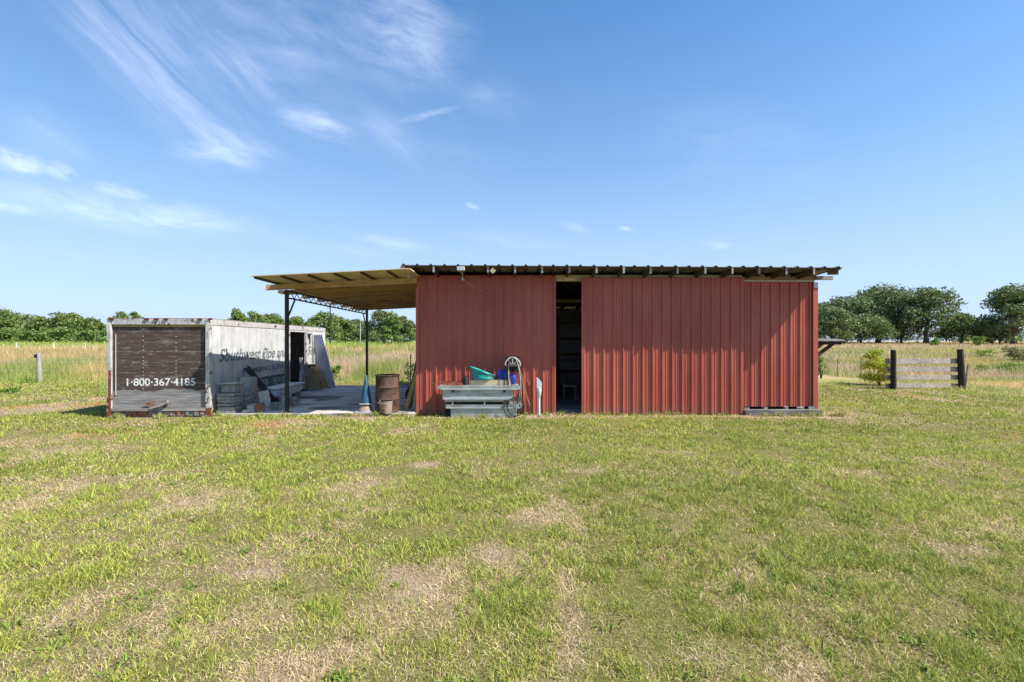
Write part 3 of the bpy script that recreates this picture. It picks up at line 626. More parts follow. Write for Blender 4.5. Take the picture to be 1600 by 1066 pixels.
# interior
MB().box(XL+.05, XR-.05, YW+.05, YB-.05, -.1, .035).build('floor', 'slab', barn)
gi = MB()
for z_ in (.5, 1.15, 1.75, 2.35): gi.box(XL+.1, XR-.1, YB-.09, YB-.03, z_, z_+.09)
for x in (-1, .6, 1.75, 3.2, 5): gi.box(x-.05, x+.05, YB-.2, YB-.1, 0, 2.7)
gi.build('wall_frame', 'joist_wood', barn)
bench = thing('workbench', 'long timber workbench seen through the open barn doorway', 'workbench', (2.1, 15.6, .035))
MB().box(.9, 3.3, 15.2, 16.0, 1.0, 1.06).build('bench_top', 'inner_wood', bench, bevel=.004)
for a, b in ((1.0,15.3),(3.2,15.3),(1.0,15.9),(3.2,15.9)): MB().box(a-.04, a+.04, b-.04, b+.04, .036, 1.0).build('leg', 'inner_wood', bench)
for i, (x, z_, w) in enumerate([(1.55,3.0-.22,.55),(1.72,2.86,.6)]):
    tag(MB().box(x-w, x+w, 13.2+i*.5, 13.35+i*.5, z_, z_+.05).build('loft_board', 'fresh_wood', origin=(x, 13.3+i*.5, z_)), ['pale lower board slung under the barn rafters inside the doorway', 'pale upper board slung under the barn rafters inside the doorway'][i], 'board')
st = thing('stool', 'low pale stool standing on the dark barn floor', 'stool', (1.6, 13.4, .035))
MB().box(1.42, 1.8, 13.2, 13.5, .42, .46).build('seat', 'cast_white', st, bevel=.01)
for a, b in ((1.45,13.23),(1.77,13.23),(1.45,13.47),(1.77,13.47)): MB().box(a-.02, a+.02, b-.02, b+.02, .036, .42).build('leg', 'inner_wood', st)
# concrete footing beam and rubble at right
tag(MB().box(X(1160,10.86)+.03, X(1281,10.86), 10.78, 10.95, -.03, .125).build('concrete_kerb', 'dark_concrete', bevel=.012, origin=(6.2, 10.86, 0)), 'long grey concrete kerb lying along the foot of the right barn wall', 'kerb')
for i, px in enumerate((1166, 1195, 1228, 1250, 1268)):
    x = X(px, 10.99); w = random.uniform(.04, .10); rt = Matrix.Rotation(random.uniform(-.3, .3), 3, 'Y')
    tag(MB().box(x-w, x+w, 10.952, 11.01, .09, .09+random.uniform(.07,.11), .02, rt).build('stone', 'paver', bevel=.008, origin=(x, 11, .12)), ['leftmost pale stone behind the concrete kerb by the door edge','second pale stone behind the kerb, right of the first','middle pale stone wedged behind the concrete kerb','fourth pale stone behind the kerb toward the corner','last pale stone behind the kerb under the corner trim'][i], 'stone', 'stones behind the kerb')
# flood lamp, junction plate, cable
fl = thing('flood_light', 'small white floodlight clamped under the barn eave', 'light', (X(720,10.45), 10.45, 3.28))
cx = X(720, 10.42)
MB().box(cx-.085, cx+.09, 10.36, 10.46, 3.24, 3.335).build('housing', 'pvc', fl, bevel=.012)
MB().box(cx-.07, cx+.075, 10.352, 10.359, 3.252, 3.323).build('lens', 'galv', fl)
MB().tube([(cx+.01, 10.42, 3.24), (cx+.02, 10.6, 3.2), (cx+.0, 10.8, 3.16)], .012, 6).lathe((cx+.0, 10.85, 3.12), [(.03,-.03),(.035,.0),(.02,.04)], 12).build('bracket', 'cord_white', fl)
pts = [(cx+.02+.36*t_, YW-.035, 3.16-.36*math.sin(t_*1.9)*(1-.05*t_)) for t_ in np.linspace(0, 1, 14)]
pts = [(cx+.02+.38*q, YW-.035, 3.14-.27*q**.7) for q in np.linspace(0, 1, 12)]
tag(MB().tube(pts, .004, 5).lathe(pts[-1], [(.012,-.012),(.015,0),(.01,.012)], 8).build('cable', 'cord_white', origin=pts[0]), 'thin pale cable hanging down the red wall from the floodlight', 'cable')
jx = X(770, 10.4); rt = Matrix.Rotation(R(45), 3, 'Y')
tag(MB().box(jx-.05, jx+.05, 10.37, 10.40, 3.19, 3.29, rot=rt).build('junction_plate', 'fresh_wood', bevel=.004, origin=(jx, 10.38, 3.19)), 'diamond shaped pale plate fixed on a rafter end under the eave', 'plate')

# shelf on far right side
sh = thing('side_shelf', 'weathered plank shelf on braces sticking out of the barn right side', 'shelf', (7.15, 12.3, 1.6))
for i in range(3): MB().box(7.08, 8.2-.08*i, 11.65+i*.22, 11.85+i*.22, 1.70+.02*i, 1.735+.02*i, .008).build('plank', 'grey_wood_x', sh)
for y_ in (11.75, 12.15): MB().bar((7.1,y_,1.0),(8.0,y_,1.66),.06,.07).build('brace', 'dark_post', sh)
MB().box(7.08, 8.12, 11.68, 11.74, 1.61, 1.695).build('rail', 'dark_post', sh)

# ------------------------------------------------------------------ carport
cp = thing('carport', 'flat timber carport roof on thin black steel posts beside the barn', 'carport', (-4, 13.5, 0))
def cz(x, y): return 3.055+.048*(x+5.6)-.012*(y-10)
x0, x1 = -5.5, -2.15
m_ = MB(); nx_ = 12
for y0_, y1_ in ((9.98, 17.3),):
    vs = []
    for dz in (0, .018):
        for x in (x0, x1):
            for y in (y0_, y1_): vs.append((x, y, cz(x, y)+dz))
    m_.addv(vs, [(0,1,3,2),(4,6,7,5),(0,4,5,1),(2,3,7,6),(0,2,6,4),(1,5,7,3)])
m_.build('roof_deck', 'ply', cp)
for i in range(6):       # rafters running front to back on top of the beams
    x = X(398+i*41.5, 10.02); y0_ = 10.02
    MB().addv([(x+a, y, cz(x, y)-.002-b) for y in (y0_, 17.25) for a, b in ((-.019,0),(.019,0),(.019,.042),(-.019,.042))], [(0,3,2,1),(4,5,6,7),(0,1,5,4),(1,2,6,5),(2,3,7,6),(3,0,4,7)]).build('batten', 'rafter_wood', cp)
for i, y in enumerate([10.95, 11.9, 12.85, 13.8, 14.75, 15.7, 16.65, 17.15]):
    a, b = (-5.68, -2.2); hh = .125
    MB().addv([(x, y+c, cz(x, y)-.045-d) for x in (a, b) for c, d in ((-.022,0),(.022,0),(.022,hh),(-.022,hh))], [(0,3,2,1),(4,5,6,7),(0,1,5,4),(1,2,6,5),(2,3,7,6),(3,0,4,7)]).build('beam', 'beam_wood' if i == 0 else 'joist_wood', cp)
MB().box(-5.4, -5.28, 10.93, 11.2, 2.80, 2.875).build('beam_block', 'fresh_wood', cp)
def post(y, nm='post'):
    x = -5.205; MB().box(x-.035, x+.035, y-.035, y+.035, .055, 2.86).box(x-.08, x+.08, y-.08, y+.08, .052, .062).build('post', 'black_steel', cp)
post(10.95); post(17.0)
tr = MB(); x = -5.205; tr.bar((x, 10.9, 2.862), (x, 17.1, 2.832), .05, .035); tr.bar((x, 11.1, 2.70), (x, 16.96, 2.665), .05, .03)
k = 36
for i in range(k):
    ya = 11.15+(16.9-11.15)*i/k; yb = 11.15+(16.9-11.15)*(i+1)/k; up_ = i % 2; za, zb = (2.70, 2.845) if up_ else (2.845, 2.70); sl = -.03*(ya-11)/6
    tr.bar((x, ya, za+sl), (x, yb, zb+sl), .014, .014)
tr.build('truss', 'black_steel', cp)
MB().bar((x, 11.0, 2.25), (x, 11.35, 2.68), .03, .03).build('brace', 'black_steel', cp); MB().bar((x, 16.95, 2.2), (x, 16.55, 2.65), .03, .03).build('brace', 'black_steel', cp)
o = MB().box(-6.95, XL-.04, 10.74, 17.5, -.1, .05).build('concrete_slab', 'slab', bevel=.01); tag(o, 'grey stained concrete slab floor under the carport', 'slab', kind='structure')

# ------------------------------------------------------------------ trailer box
RT = Matrix.Translation((-6.8, 10.64, 0)) @ Matrix.Rotation(R(3.5), 4, 'Z'); W = 2.18; L = 7.8; HT = 2.2
tb = thing('trailer_box', 'old white cargo trailer body with rusty frame and brown boarded end', 'trailer', (-7.9, 14.4, 0))
def TB(): return MB(RT)
def tseg(y0, y1, z0, z1): return TB().box(-.03, 0, y0, y1, z0, z1)
sd = TB()
sd.box(-.03, 0, .09, 4.4, .12, 2.06).box(-.03, 0, 5.75, L, .12, 2.06).box(-.03, 0, 4.4, 5.75, 2.0, 2.06).box(-.03, 0, 4.4, 5.75, .12, .22); sd.build('side_wall', 'trailer_side', tb)
rv = TB()                               # vertical seam battens
for i in range(1, 20):
    y = .09+i*.39
    if not 4.3 < y < 5.85: TB().box(.0005, .006, y, y+.025, .14, 2.05).build('side_seam', 'trailer_side', tb)
TB().box(-W, -W+.03, .09, L, .12, 2.06).build('side_wall', 'trailer_side', tb); TB().box(-W, 0, L, L+.03, .12, 2.06).build('back_wall', 'trailer_side', tb)
TB().box(-W+.03, -.03, .09, L, .12, .2).build('floor', 'dark_inside', tb); TB().box(-W+.01, -.01, .02, L, HT-.03, HT+.012).build('roof', 'roof_edge', tb)
TB().box(-.031, .012, .08, L+.03, 2.06, HT-.005).build('top_rail', 'white_rust_heavy', tb, bevel=.006)
TB().box(-W-.012, -W+.03, .08, L+.03, 2.06, HT-.005).build('top_rail', 'white_rust_heavy', tb, bevel=.006)
TB().box(-W+.08, -.09, .0, .08, 2.065, HT-.002).build('end_header', 'white_rust', tb, bevel=.006)
TB().box(-.085, .014, -.012, .09, .0, HT+.004).build('corner_post', 'white_rust', tb, bevel=.01)
TB().box(-W-.014, -W+.075, -.012, .09, .0, HT-.03).build('corner_post', 'white_rust', tb, bevel=.01)
TB().box(-W+.03, -W+.085, -.02, -.013, .02, 1.05, .004).build('rust_angle', 'red_rust', tb)
ed = TB().box(-W+.076, -.086, .045, .075, .21, 2.064).build('end_door', 'door_boards', tb)
TB().box(-W+.10, -.1, .035, .044, 2.02, 2.055).build('door_seal', 'yellow_plank', ed)
rvt = TB()
for px in (221, 272):
    u = (px-168)/(326-168)*W-W
    for k in range(18):
        z_ = .62+k*.078+random.uniform(-.01,.01)
        if random.random() < .8: rvt.box(u-.008, u+.008, .038, .044, z_, z_+.02)
rvt.build('door_rivets', 'cast_white', ed)
TB().box(-W+.14, -W+.155, .03, .044, .5, 1.85).build('door_cable', 'galv', ed)
T_ = RT @ Matrix.Translation((-W+.38, .041, .70)) @ Matrix.Rotation(R(90), 4, 'X')
text('1\u00b7800\u00b7367\u00b74185', .235, T_, 'letters_white', ed, width=1.47)
TB().box(-W+.06, -.08, -.01, .08, .14, .205, .006).build('sill', 'grey_wood_x', tb)
bp = TB(); bp.box(-W+.08, -.08, .01, .07, .015, .125)
for i in range(11):
    u = -W+.25+i*.175+random.uniform(-.04,.04); bp.box(u, u+random.uniform(.03,.1), -.012, .009, .02+random.random()*.03, .09+random.random()*.04, .006)
bp.build('bumper', 'bumper_rust', tb)
# torn board curled over the sill
cb = TB(); pr = [(-1.95,.22),(-1.3,.20),(-.95,.33),(-.88,.36),(-.86,.33),(-.98,.26),(-1.3,.165),(-1.95,.19)]
cb.prism([(u, z) for u, z in pr], -.06, -.03); cb.build('torn_skirt', 'grey_wood_x', tb)
cb = TB().prism([(-1.42,.30),(-1.18,.37),(-.9,.375),(-.86,.33),(-1.0,.30),(-1.0,.2),(-1.15,.16),(-1.3,.24)], -.028, .02); cb.build('torn_patch', 'bumper_rust', tb)
for px in (175, 229, 244, 259, 312, 328):
    u = (px-168)/(326-168)*W-W; TB().box(u-.05, u+.045, -.03, -.001, HT-.03, HT+.012).build('marker_lamp', 'lamp_red', tb, bevel=.005)
TB().box(.0125, .035, 3.3, 3.4, 2.12, 2.16).build('marker_lamp', 'lamp_red', tb)
TB().box(.001, .03, 4.33, 4.4, .13, 2.0).build('door_frame', 'white_rust', tb); TB().box(.001, .04, 5.75, 5.85, .13, 2.04).build('door_frame', 'white_rust', tb)
TS = lambda t_, z_: RT @ Matrix.Translation((.0075, t_, z_)) @ Matrix.Rotation(R(90), 4, 'Z') @ Matrix.Rotation(R(90), 4, 'X')
text('Southwest Pipe and', .42, TS(.38, 1.22), 'letters_dark', tb, shear=.35, width=3.85); text('Su', .42, TS(5.95, 1.22), 'letters_dark', tb, shear=.35, width=.6)
text('PLUMBING SUPPLY', .2, TS(1.5, .86), 'letters_dark', tb, width=2.75)
TB().box(.0012, .0062, 1.7, 4.32, .34, .70).build('painted_band', 'green_band', tb); TB().box(.0012, .0062, 5.86, 7.4, .5, .86).build('painted_band', 'green_band', tb)
text('WATER \u00b7 SEWER', .27, TS(1.8, .43), 'letters_pale', tb, width=2.45)
TB().box(.016, .04, 6.1, 6.13, 1.6, 1.95).box(.016,.12,5.95,6.13,1.93,1.96).build('bracket', 'black_steel', tb)

# ------------------------------------------------------------------ clutter on the slab
G0 = .052
def brickobj(name, mt, cx, cy, z0, w, d, h, label, cat, group=None, rotz=0, jit=.01, roty=0, bev=.008, rotx=0):
    rt = Matrix.Rotation(rotz, 3, 'Z') @ Matrix.Rotation(roty, 3, 'Y') @ Matrix.Rotation(rotx, 3, 'X')
    return tag(MB().box(cx-w/2, cx+w/2, cy-d/2, cy+d/2, z0, z0+h, jit, rt).build(name, mt, bevel=bev, origin=(cx, cy, z0)), label, cat, group)
pos_ = ['bottom','second','third','fourth','fifth','sixth']
for i in range(6): brickobj('paver', 'paver', -6.53+random.uniform(-.01,.01), 10.98, G0+i*.076, .40, .36, .070, f'{pos_[i]} rough grey paver from the ground in the stack by the trailer corner', 'paver', 'pavers stacked by the trailer', random.uniform(-.06,.06))
for i in range(2): brickobj('concrete_block', 'paver', -6.5, 11.0, G0+.46+i*.095, .34, .3, .09, ['lower grey block on top of the front paver stack','upper grey block on the front paver stack, under the pale cap'][i], 'block', 'blocks on the front stack', random.uniform(-.05,.05))
brickobj('cap_slab', 'pale_stone', -6.5, 10.98, G0+.655, .41, .34, .035, 'flat pale slab capping the paver stack by the trailer corner', 'slab')
for i in range(5): brickobj('paver', 'paver', -6.47+random.uniform(-.015,.015), 11.40, G0+i*.085, .34, .34, .079, f'{pos_[i]} dark paver from the ground in the rear leaning stack', 'paver', 'pavers in the rear stack', random.uniform(-.15,.15))
brickobj('concrete_block', 'pale_stone', -6.62, 12.0, G0, .26, .5, .74, 'tall pale concrete block standing against the trailer side', 'block', rotz=.03, jit=.015)
brickobj('leaning_slab', 'pale_stone', -5.98, 11.45, G0+.05, .24, .045, .40, 'pale stone slab leaning back against the tall block', 'slab', rotx=-.25, roty=-.22, rotz=.2, jit=.006)
for i, (cx, cy, w, d, h, mt, lb) in enumerate([(-6.05,11.02,.16,.15,.17,'pale_stone','rounded pale stone next to the front paver stack'),(-5.88,11.06,.17,.16,.19,'brick_red','reddish brick chunk right of the pale stone'),
    (-6.12,10.93,.2,.12,.07,'pale_stone','flat pale chip at the slab edge'),(-5.72,11.45,.24,.15,.17,'paver','grey rubble block behind the reddish brick'),(-5.72,11.95,.14,.14,.25,'pale_stone','upright pale block left of the black beam foot'),(-5.55,12.1,.17,.17,.22,'paver','grey block touching the black beam foot'),(-5.9,12.35,.3,.2,.3,'paver','dark block in the gap behind the leaning slab')]):
    brickobj('rubble_block', mt, cx, cy, G0, w, d, h, lb, 'rubble', 'rubble beside the trailer', random.uniform(-.5,.5), .015, bev=.015)
# leaning black channel beam
a = Vector((X(385,12.0), 12.0, Z(575,12.0))); b = Vector((X(431,12.3), 12.3, G0+.04)); a = Vector((-6.62, 12.4, Z(574,12.4)))
a = Vector((X(386,11.95), 11.95, Z(574,11.95)))
ch = MB().bar(a, b, .012, .13).bar(a+Vector((.0,-.03,.06)), b+Vector((.0,-.03,.06)), .06, .012).bar(a+Vector((-.04,-.03,-.05)), b+Vector((-.04,-.03,-.05)), .06, .012)
tag(ch.build('steel_channel', 'black_steel', origin=b), 'black steel channel leaning diagonally against the trailer side', 'steel beam')
# white long trough
tg = thing('white_trough', 'long white glossy trough lying by the trailer side on blocks', 'trough', (-6.2, 14, G0))
pA = Vector((X(424,12.9), 12.9, .4)); pB = Vector((X(467,15.2), 15.2, .4))
MB().bar((-6.3,12.35,.33), (-6.42,14.1,.33), .40, .24).build('trough_body', 'white_gloss', tg, bevel=.05)
MB().bar((-6.3,12.3,.455), (-6.42,14.15,.455), .48, .04).build('rim', 'white_gloss', tg, bevel=.015)
for i, y in enumerate((12.6, 13.8)): brickobj('support_block', 'paver', -6.34, y, G0, .3, .2, .15, ['grey block under the near end of the white trough', 'grey block under the far end of the white trough'][i], 'block')
# leaning boards
def lean(name, mt, a, b, w, th, label, cat, group=None, up=(1,0,0)): return tag(MB().bar(a, b, w, th, up).build(name, mt, bevel=.002, origin=a), label, cat, group)
yv = 15.4
lean('leaning_board', 'cast_white', (X(475,16.0), 16.0, G0+.02), (X(466,15.7), 15.9, Z(559,15.9)), .03, .10, 'thin pale board leaning in the trailer side doorway', 'board', 'boards at the trailer door')
lean('leaning_board', 'grey_board', (X(468,15.0), 15.0, G0+.02), (X(477,15.9), 15.6, Z(577,15.6)), .03, .08, 'short pale stick crossing in front of the trailer doorway', 'board', 'boards at the trailer door')
xs_ = [-6.55,-6.45,-6.35]
for i, (u, v_, mt, lb) in enumerate([(487,576,'plank_z','brown rough sheet leaning right of the trailer doorway'),(494,574,'joist_wood','dark brown plank fan leaning behind the brown sheet')]):
    D = 16.2+i*.3; tag(MB().addv([(X(u-10,D)-.0, D, G0), (X(u+18+i*4,D), D-.1, G0), (X(u+6,D+.5), D+.35, Z(v_,D)), (X(u-9,D+.5), D+.35, Z(v_,D)),
      (X(u-10,D)-.0, D+.03, G0), (X(u+18+i*4,D), D-.07, G0), (X(u+6,D+.5), D+.38, Z(v_,D)), (X(u-9,D+.5), D+.38, Z(v_,D))], [(0,1,2,3),(7,6,5,4),(0,4,5,1),(1,5,6,2),(2,6,7,3),(3,7,4,0)]).build('plywood_sheet' if i == 0 else 'board_bundle', mt, origin=(X(u,D), D, G0)), lb, 'sheet')
# corrugated sheets leaning on the trailer far end
for k in range(3):
    m_ = MB(); D0 = 16.9+.12*k; bl = Vector((X(508,D0)-.05*k, D0, G0+.01)); br_ = Vector((X(521,D0)-.02*k, D0-.25, G0+.01)); top = Vector((-.62-.0*k, .3, Z(521,17.2)-.03*k))
    pf = [(i/10, .03*(1 if i % 2 else -1)) for i in range(11)]; uvec = Vector((.36,-.13,0)); bl = bl+Vector((.13-.13*k, -.12+.1*k, 0)); nrm = Vector((.33,.94,.2)).normalized()
    n = len(pf); vs = []
    for s_ in (0, 1):
        for u, o_ in pf: vs.append(bl+uvec*u+nrm*o_+(Vector((top.x, top.y, top.z-bl.z)) if s_ else Vector()))
    m_.addv(vs, [(i, i+1, n+i+1, n+i) for i in range(n-1)])
    tag(m_.build('corrugated_sheet', 'galv', origin=bl), ['outermost grey corrugated sheet leaning on the trailer far end','middle corrugated sheet of the leaning grey bundle','innermost corrugated sheet of the leaning bundle, against the trailer'][k], 'metal sheet', 'corrugated sheets against the trailer')
# cone
cn = thing('road_cone', 'tall faded blue road cone standing on an upturned tub', 'traffic cone', (X(572,11.05), 11.05, .23)); c0 = (X(572,11.05), 11.05, .235)
MB().lathe(c0, [(.135,0),(.135,.015),(.125,.02),(.075,.36),(.024,.66),(.02,.665)], 28).build('cone_body', 'cone_blue', cn, True)
MB().lathe(c0, [(.15,-.005),(.155,.012),(.135,.018)], 28).build('rim', 'cast_white', cn, True)
tub = thing('upturned_tub', 'rusty upturned tub on a flat plate carrying the blue cone', 'tub', (c0[0]-.02, 11.05, G0))
MB().lathe((c0[0]-.02, 11.05, .075), [(.17,0),(.165,.02),(.125,.14),(.11,.152)], 24).build('tub_body', 'bucket_rust', tub, True)
MB().box(c0[0]-.22, c0[0]+.17, 10.86, 11.24, G0, .074).build('base_plate', 'galv', tub, bevel=.006)
# barrel
bx = X(605.5, 11.12); bl = thing('steel_barrel', 'rust brown steel drum at the front edge of the slab', 'barrel', (bx, 11.12, G0))
MB().lathe((bx, 11.12, G0), [(.272,0),(.282,.01),(.282,.02),(.272,.03),(.272,.28),(.284,.295),(.272,.31),(.272,.56),(.284,.575),(.272,.59),(.272,.83),(.285,.84),(.285,.855),(.268,.86),(.262,.83)], 40, cap=False).lathe((bx, 11.12, G0+.825), [(.268,0),(.268,.004)], 40).build('drum_body', 'barrel_rust', bl, True)
MB().lathe((bx-.12, 11.05, G0+.83), [(.035,0),(.035,.015),(.02,.018)], 14).build('bung', 'barrel_rust', bl, True)
bk = thing('bucket', 'small rusty metal bucket in front of the steel drum', 'bucket', (X(603,10.80), 10.80, G0)); bq = (X(603,10.80), 10.80, G0)
MB().lathe(bq, [(.13,0),(.148,.27),(.153,.275),(.15,.285),(.143,.283),(.126,.02)], 28, cap=False).lathe(bq, [(.128,.0),(.128,.012)], 28).build('pail', 'bucket_rust', bk, True)
MB().tube([(bq[0]+.15*math.cos(a), bq[1]+.15*math.sin(a)*.4-.15, bq[2]+.27+.02*math.sin(a)) for a in np.linspace(0, -math.pi, 14)], .004, 5).build('handle', 'galv', bk)
# leaning planks by the barn corner
for i, (u0, v0, u1, v1, D, mt, w, lb) in enumerate([(634,638,653,574,11.3,'yellow_plank',.09,'yellowish plank leaning outermost on the barn corner'),(640,641,655,560,11.5,'plank_z',.07,'brown plank second in the pile leaning at the barn corner'),(646,642,654,585,11.25,'grey_board',.05,'narrow grey plank nearest the red corner'),(638,632,650,565,12.2,'dark_post',.08,'dark plank at the back of the leaning pile')]):
    lean('leaning_plank', mt, (X(u0,D), D, G0+.02), (min(X(u1,D), -2.27), D+.15, Z(v1,D)), .03, w, lb, 'plank', 'planks leaning on the barn corner')
ty = thing('tyre', 'black tyre leaning behind the planks at the barn corner', 'tyre', (-2.62, 12.3, G0+.29)); pr = [(.29*math.cos(a), .29*math.sin(a)) for a in np.linspace(0, 2*math.pi, 32, endpoint=False)]
MB().tube([(-2.50+c_*.72, 12.3+.1*s_, G0+.27+s_*.72) for c_, s_ in pr], .065, 10, True).build('tread', 'rubber', ty, True)
tag(MB().tube([(X(642,12.6), 12.6, G0), (X(641,12.6), 12.65, Z(554,12.6))], .015, 6).build('rusty_rod', 'bumper_rust', origin=(X(642,12.6), 12.6, G0)), 'thin dark rod standing upright behind the leaning planks', 'rod')

# ------------------------------------------------------------------ toolboxes on the barn front
y0, y1 = 10.5, 10.97
lt = thing('lower_toolbox', 'lower scuffed metal truck toolbox standing on the grass', 'toolbox', (-.6, 10.72, 0))
MB().box(X(704,10.5), X(806,10.5), y0+.02, y1-.02, .0, .21).build('box_body', 'plate', lt, bevel=.006)
MB().box(X(696,10.5), X(815,10.5), y0, y1, .212, .29).build('lid', 'plate', lt, bevel=.008)
MB().box(X(697,10.5), X(814,10.5), y0-.012, y0-.001, .205, .225).build('lid_lip', 'galv', lt, bevel=.003)
for u in (707, 757): MB().box(X(u,10.5)-.015, X(u,10.5)+.015, y0-.004, y0+.03, .291, .345).build('latch', 'galv', lt)
ut = thing('upper_toolbox', 'upper silver truck toolbox with wide lid resting on the lower one', 'toolbox', (-.75, 10.72, .345))
xa, xb = X(691,10.5), X(802,10.5)
MB().box(xa+.05, xb-.03, y0+.03, y1-.03, .348, .40).build('base', 'plate', ut, bevel=.006)
MB().box(xa, xb, y0, y1-.01, .402, .62).build('box_body', 'plate', ut, bevel=.008)
MB().prism([(xa+.02,.402),(xb-.03,.402),(xb-.03,.455),(xa+.16,.455),(xa+.06,.425)], y0-.03, y0-.001).build('front_panel', 'galv', ut, bevel=.003)
MB().prism([(X(683,10.5),.625),(X(812,10.5),.625),(X(812,10.5),.70),(X(806,10.5),.715),(X(690,10.5),.715),(X(683,10.5),.69)], y0-.03, y1).build('lid', 'plate', ut, bevel=.006)
MB().box(X(690,10.5), X(808,10.5), y0-.045, y0-.031, .622, .645).build('lid_lip', 'galv', ut, bevel=.003)
for u in (708, 788): MB().box(X(u,10.5)-.03, X(u,10.5)+.03, y0-.04, y0-.002, .56, .615).build('latch', 'black_steel', ut, bevel=.004)
TZ = .716
tag(MB().box(X(734,10.6), X(793,10.6), 10.62, 10.80, TZ, TZ+.11, .003).build('timber_block', 'fresh_wood', bevel=.006, origin=(X(763,10.6), 10.7, TZ)), 'pale timber beam lying on the upper toolbox lid', 'timber'); TY = TZ+.112
ry = thing('red_tray', 'rusty red metal tray on the left end of the toolbox lid', 'tray', (X(710,10.65), 10.65, TZ))
MB().box(X(693,10.65), X(723,10.65), 10.54, 10.8, TZ, TZ+.012).build('tray_base', 'red_rust', ry); MB().box(X(693,10.65), X(723,10.65), 10.53, 10.542, TZ, TZ+.07).box(X(693,10.65), X(723,10.65), 10.80, 10.812, TZ, TZ+.07).build('tray_side', 'red_rust', ry)
MB().tube([(X(676,10.6), 10.6, TZ+.02), (X(688,10.6), 10.6, TZ+.05), (X(694,10.6), 10.6, TZ+.06)], .008, 6).tube([(X(677,10.6), 10.6, TZ-.08), (X(684,10.6), 10.6, TZ-.08)], .008, 6).tube([(X(680,10.6), 10.6, TZ+.03), (X(680,10.6), 10.6, TZ-.08)], .008, 6).build('handle', 'red_rust', ry)
cn_ = thing('black_can', 'small black can between the red tray and the timber beam', 'can', (X(728,10.65), 10.65, TZ)); q = (X(728,10.65), 10.65, TZ)
MB().lathe(q, [(.066,0),(.068,.01),(.066,.15),(.06,.165),(.03,.17)], 20).build('can_body', 'rubber', cn_, True); MB().lathe((q[0], q[1], q[2]+.17), [(.022,0),(.022,.02)], 12).tube([(q[0]-.045, q[1], q[2]+.17), (q[0]-.02, q[1], q[2]+.205), (q[0]+.03, q[1], q[2]+.205), (q[0]+.05, q[1], q[2]+.17)], .006, 5).build('handle', 'black_steel', cn_)
# teal tub, tipped
tt = thing('teal_tub', 'teal plastic tub tipped toward the blue jugs on the timber beam', 'tub', (X(754,10.72), 10.72, TY))
tc_ = (X(754,10.7), 10.72, TY)
def skew(m_):
    for q in m_.v: q.z = TY+(q.z-TY)*(1-1.0*(q.x-tc_[0])/.56)
    return m_
skew(MB().lathe(tc_, [(.235,.0),(.25,.02),(.258,.06),(.25,.07),(.266,.12),(.259,.13),(.274,.17),(.284,.18),(.284,.195),(.26,.195),(.235,.12),(.215,.015)], 44, 1, .62, cap=False).lathe(tc_, [(.235,.0),(.235,.012)], 44, 1, .62)).build('tub_shell', 'teal_plastic', tt, True)
skew(MB().tube([Vector(tc_)+Vector((.282*math.cos(a), .282*.62*math.sin(a), .19)) for a in np.linspace(0, 2*math.pi, 40, endpoint=False)], .011, 6, True)).build('rim', 'teal_plastic', tt, True)
# blue jugs
def jug(px, D, z0, label):
    c = Vector((X(px,D), D, z0)); j = thing('blue_jug', label, 'jug', c, 'blue jugs on the toolbox')
    MB().lathe(c, [(.055,0),(.062,.012),(.062,.14),(.05,.175),(.024,.205),(.02,.225)], 20, 1, .72).build('jug_body', 'blue_plastic', j, True)
    MB().lathe(c+Vector((0,0,.222)), [(.024,0),(.024,.026)], 14).build('cap', 'blue_plastic', j, True)
    MB().tube([c+Vector(q) for q in ((.02,0,.2),(.045,0,.21),(.062,0,.18),(.056,0,.13))], .009, 6).build('handle', 'blue_plastic', j, True)
    return j
j0 = jug(780.5, 10.72, TY, 'blue jug nearest the teal tub on the timber beam')
copy_tree(j0, None, (.105, .02, 0), 'blue jug at the right end of the timber beam'); copy_tree(j0, None, (.235, .0, -.111), 'blue jug behind the hoses on the toolbox lid'); copy_tree(j0, None, (.31, .09, -.111), 'blue jug furthest right beside the hose hanger')
# hose hanger
hx, hz, hy = X(801,10.6), Z(568,10.6), 10.6
hg = thing('hose_hanger', 'pale half round hose hanger mounted high on the red wall', 'hose hanger', (hx, 10.99, hz-.05))
arc = lambda r, y: [(hx+r*math.cos(a), y, hz-.05+r*1.05*math.sin(a)) for a in np.linspace(0, math.pi, 20)]
MB().tube(arc(.17, 10.66), .016, 8).build('rim', 'cast_white', hg, True); MB().tube(arc(.17, 10.96), .014, 8).build('rim', 'cast_white', hg, True)
m_ = MB(); A1 = arc(.15, 10.66); A2 = arc(.15, 11.0)
for i in range(19): m_.addv([A1[i], A1[i+1], A2[i+1], A2[i]], [(0,1,2,3)])
m_.build('saddle', 'cast_white', hg)
MB().bar((hx-.17,10.66,hz-.05),(hx+.17,10.66,hz-.05),.02,.03).bar((hx,10.66,hz-.05),(hx,10.66,hz+.12),.02,.03,(1,0,0)).bar((hx,10.66,hz-.05),(hx-.11,10.66,hz+.07),.02,.02).bar((hx,10.66,hz-.05),(hx+.11,10.66,hz+.07),.02,.02).build('spokes', 'cast_white', hg)
MB().box(hx-.15, hx+.15, 10.975, 11.0, hz-.2, hz+.12).build('back_plate', 'black_steel', hg, bevel=.01)
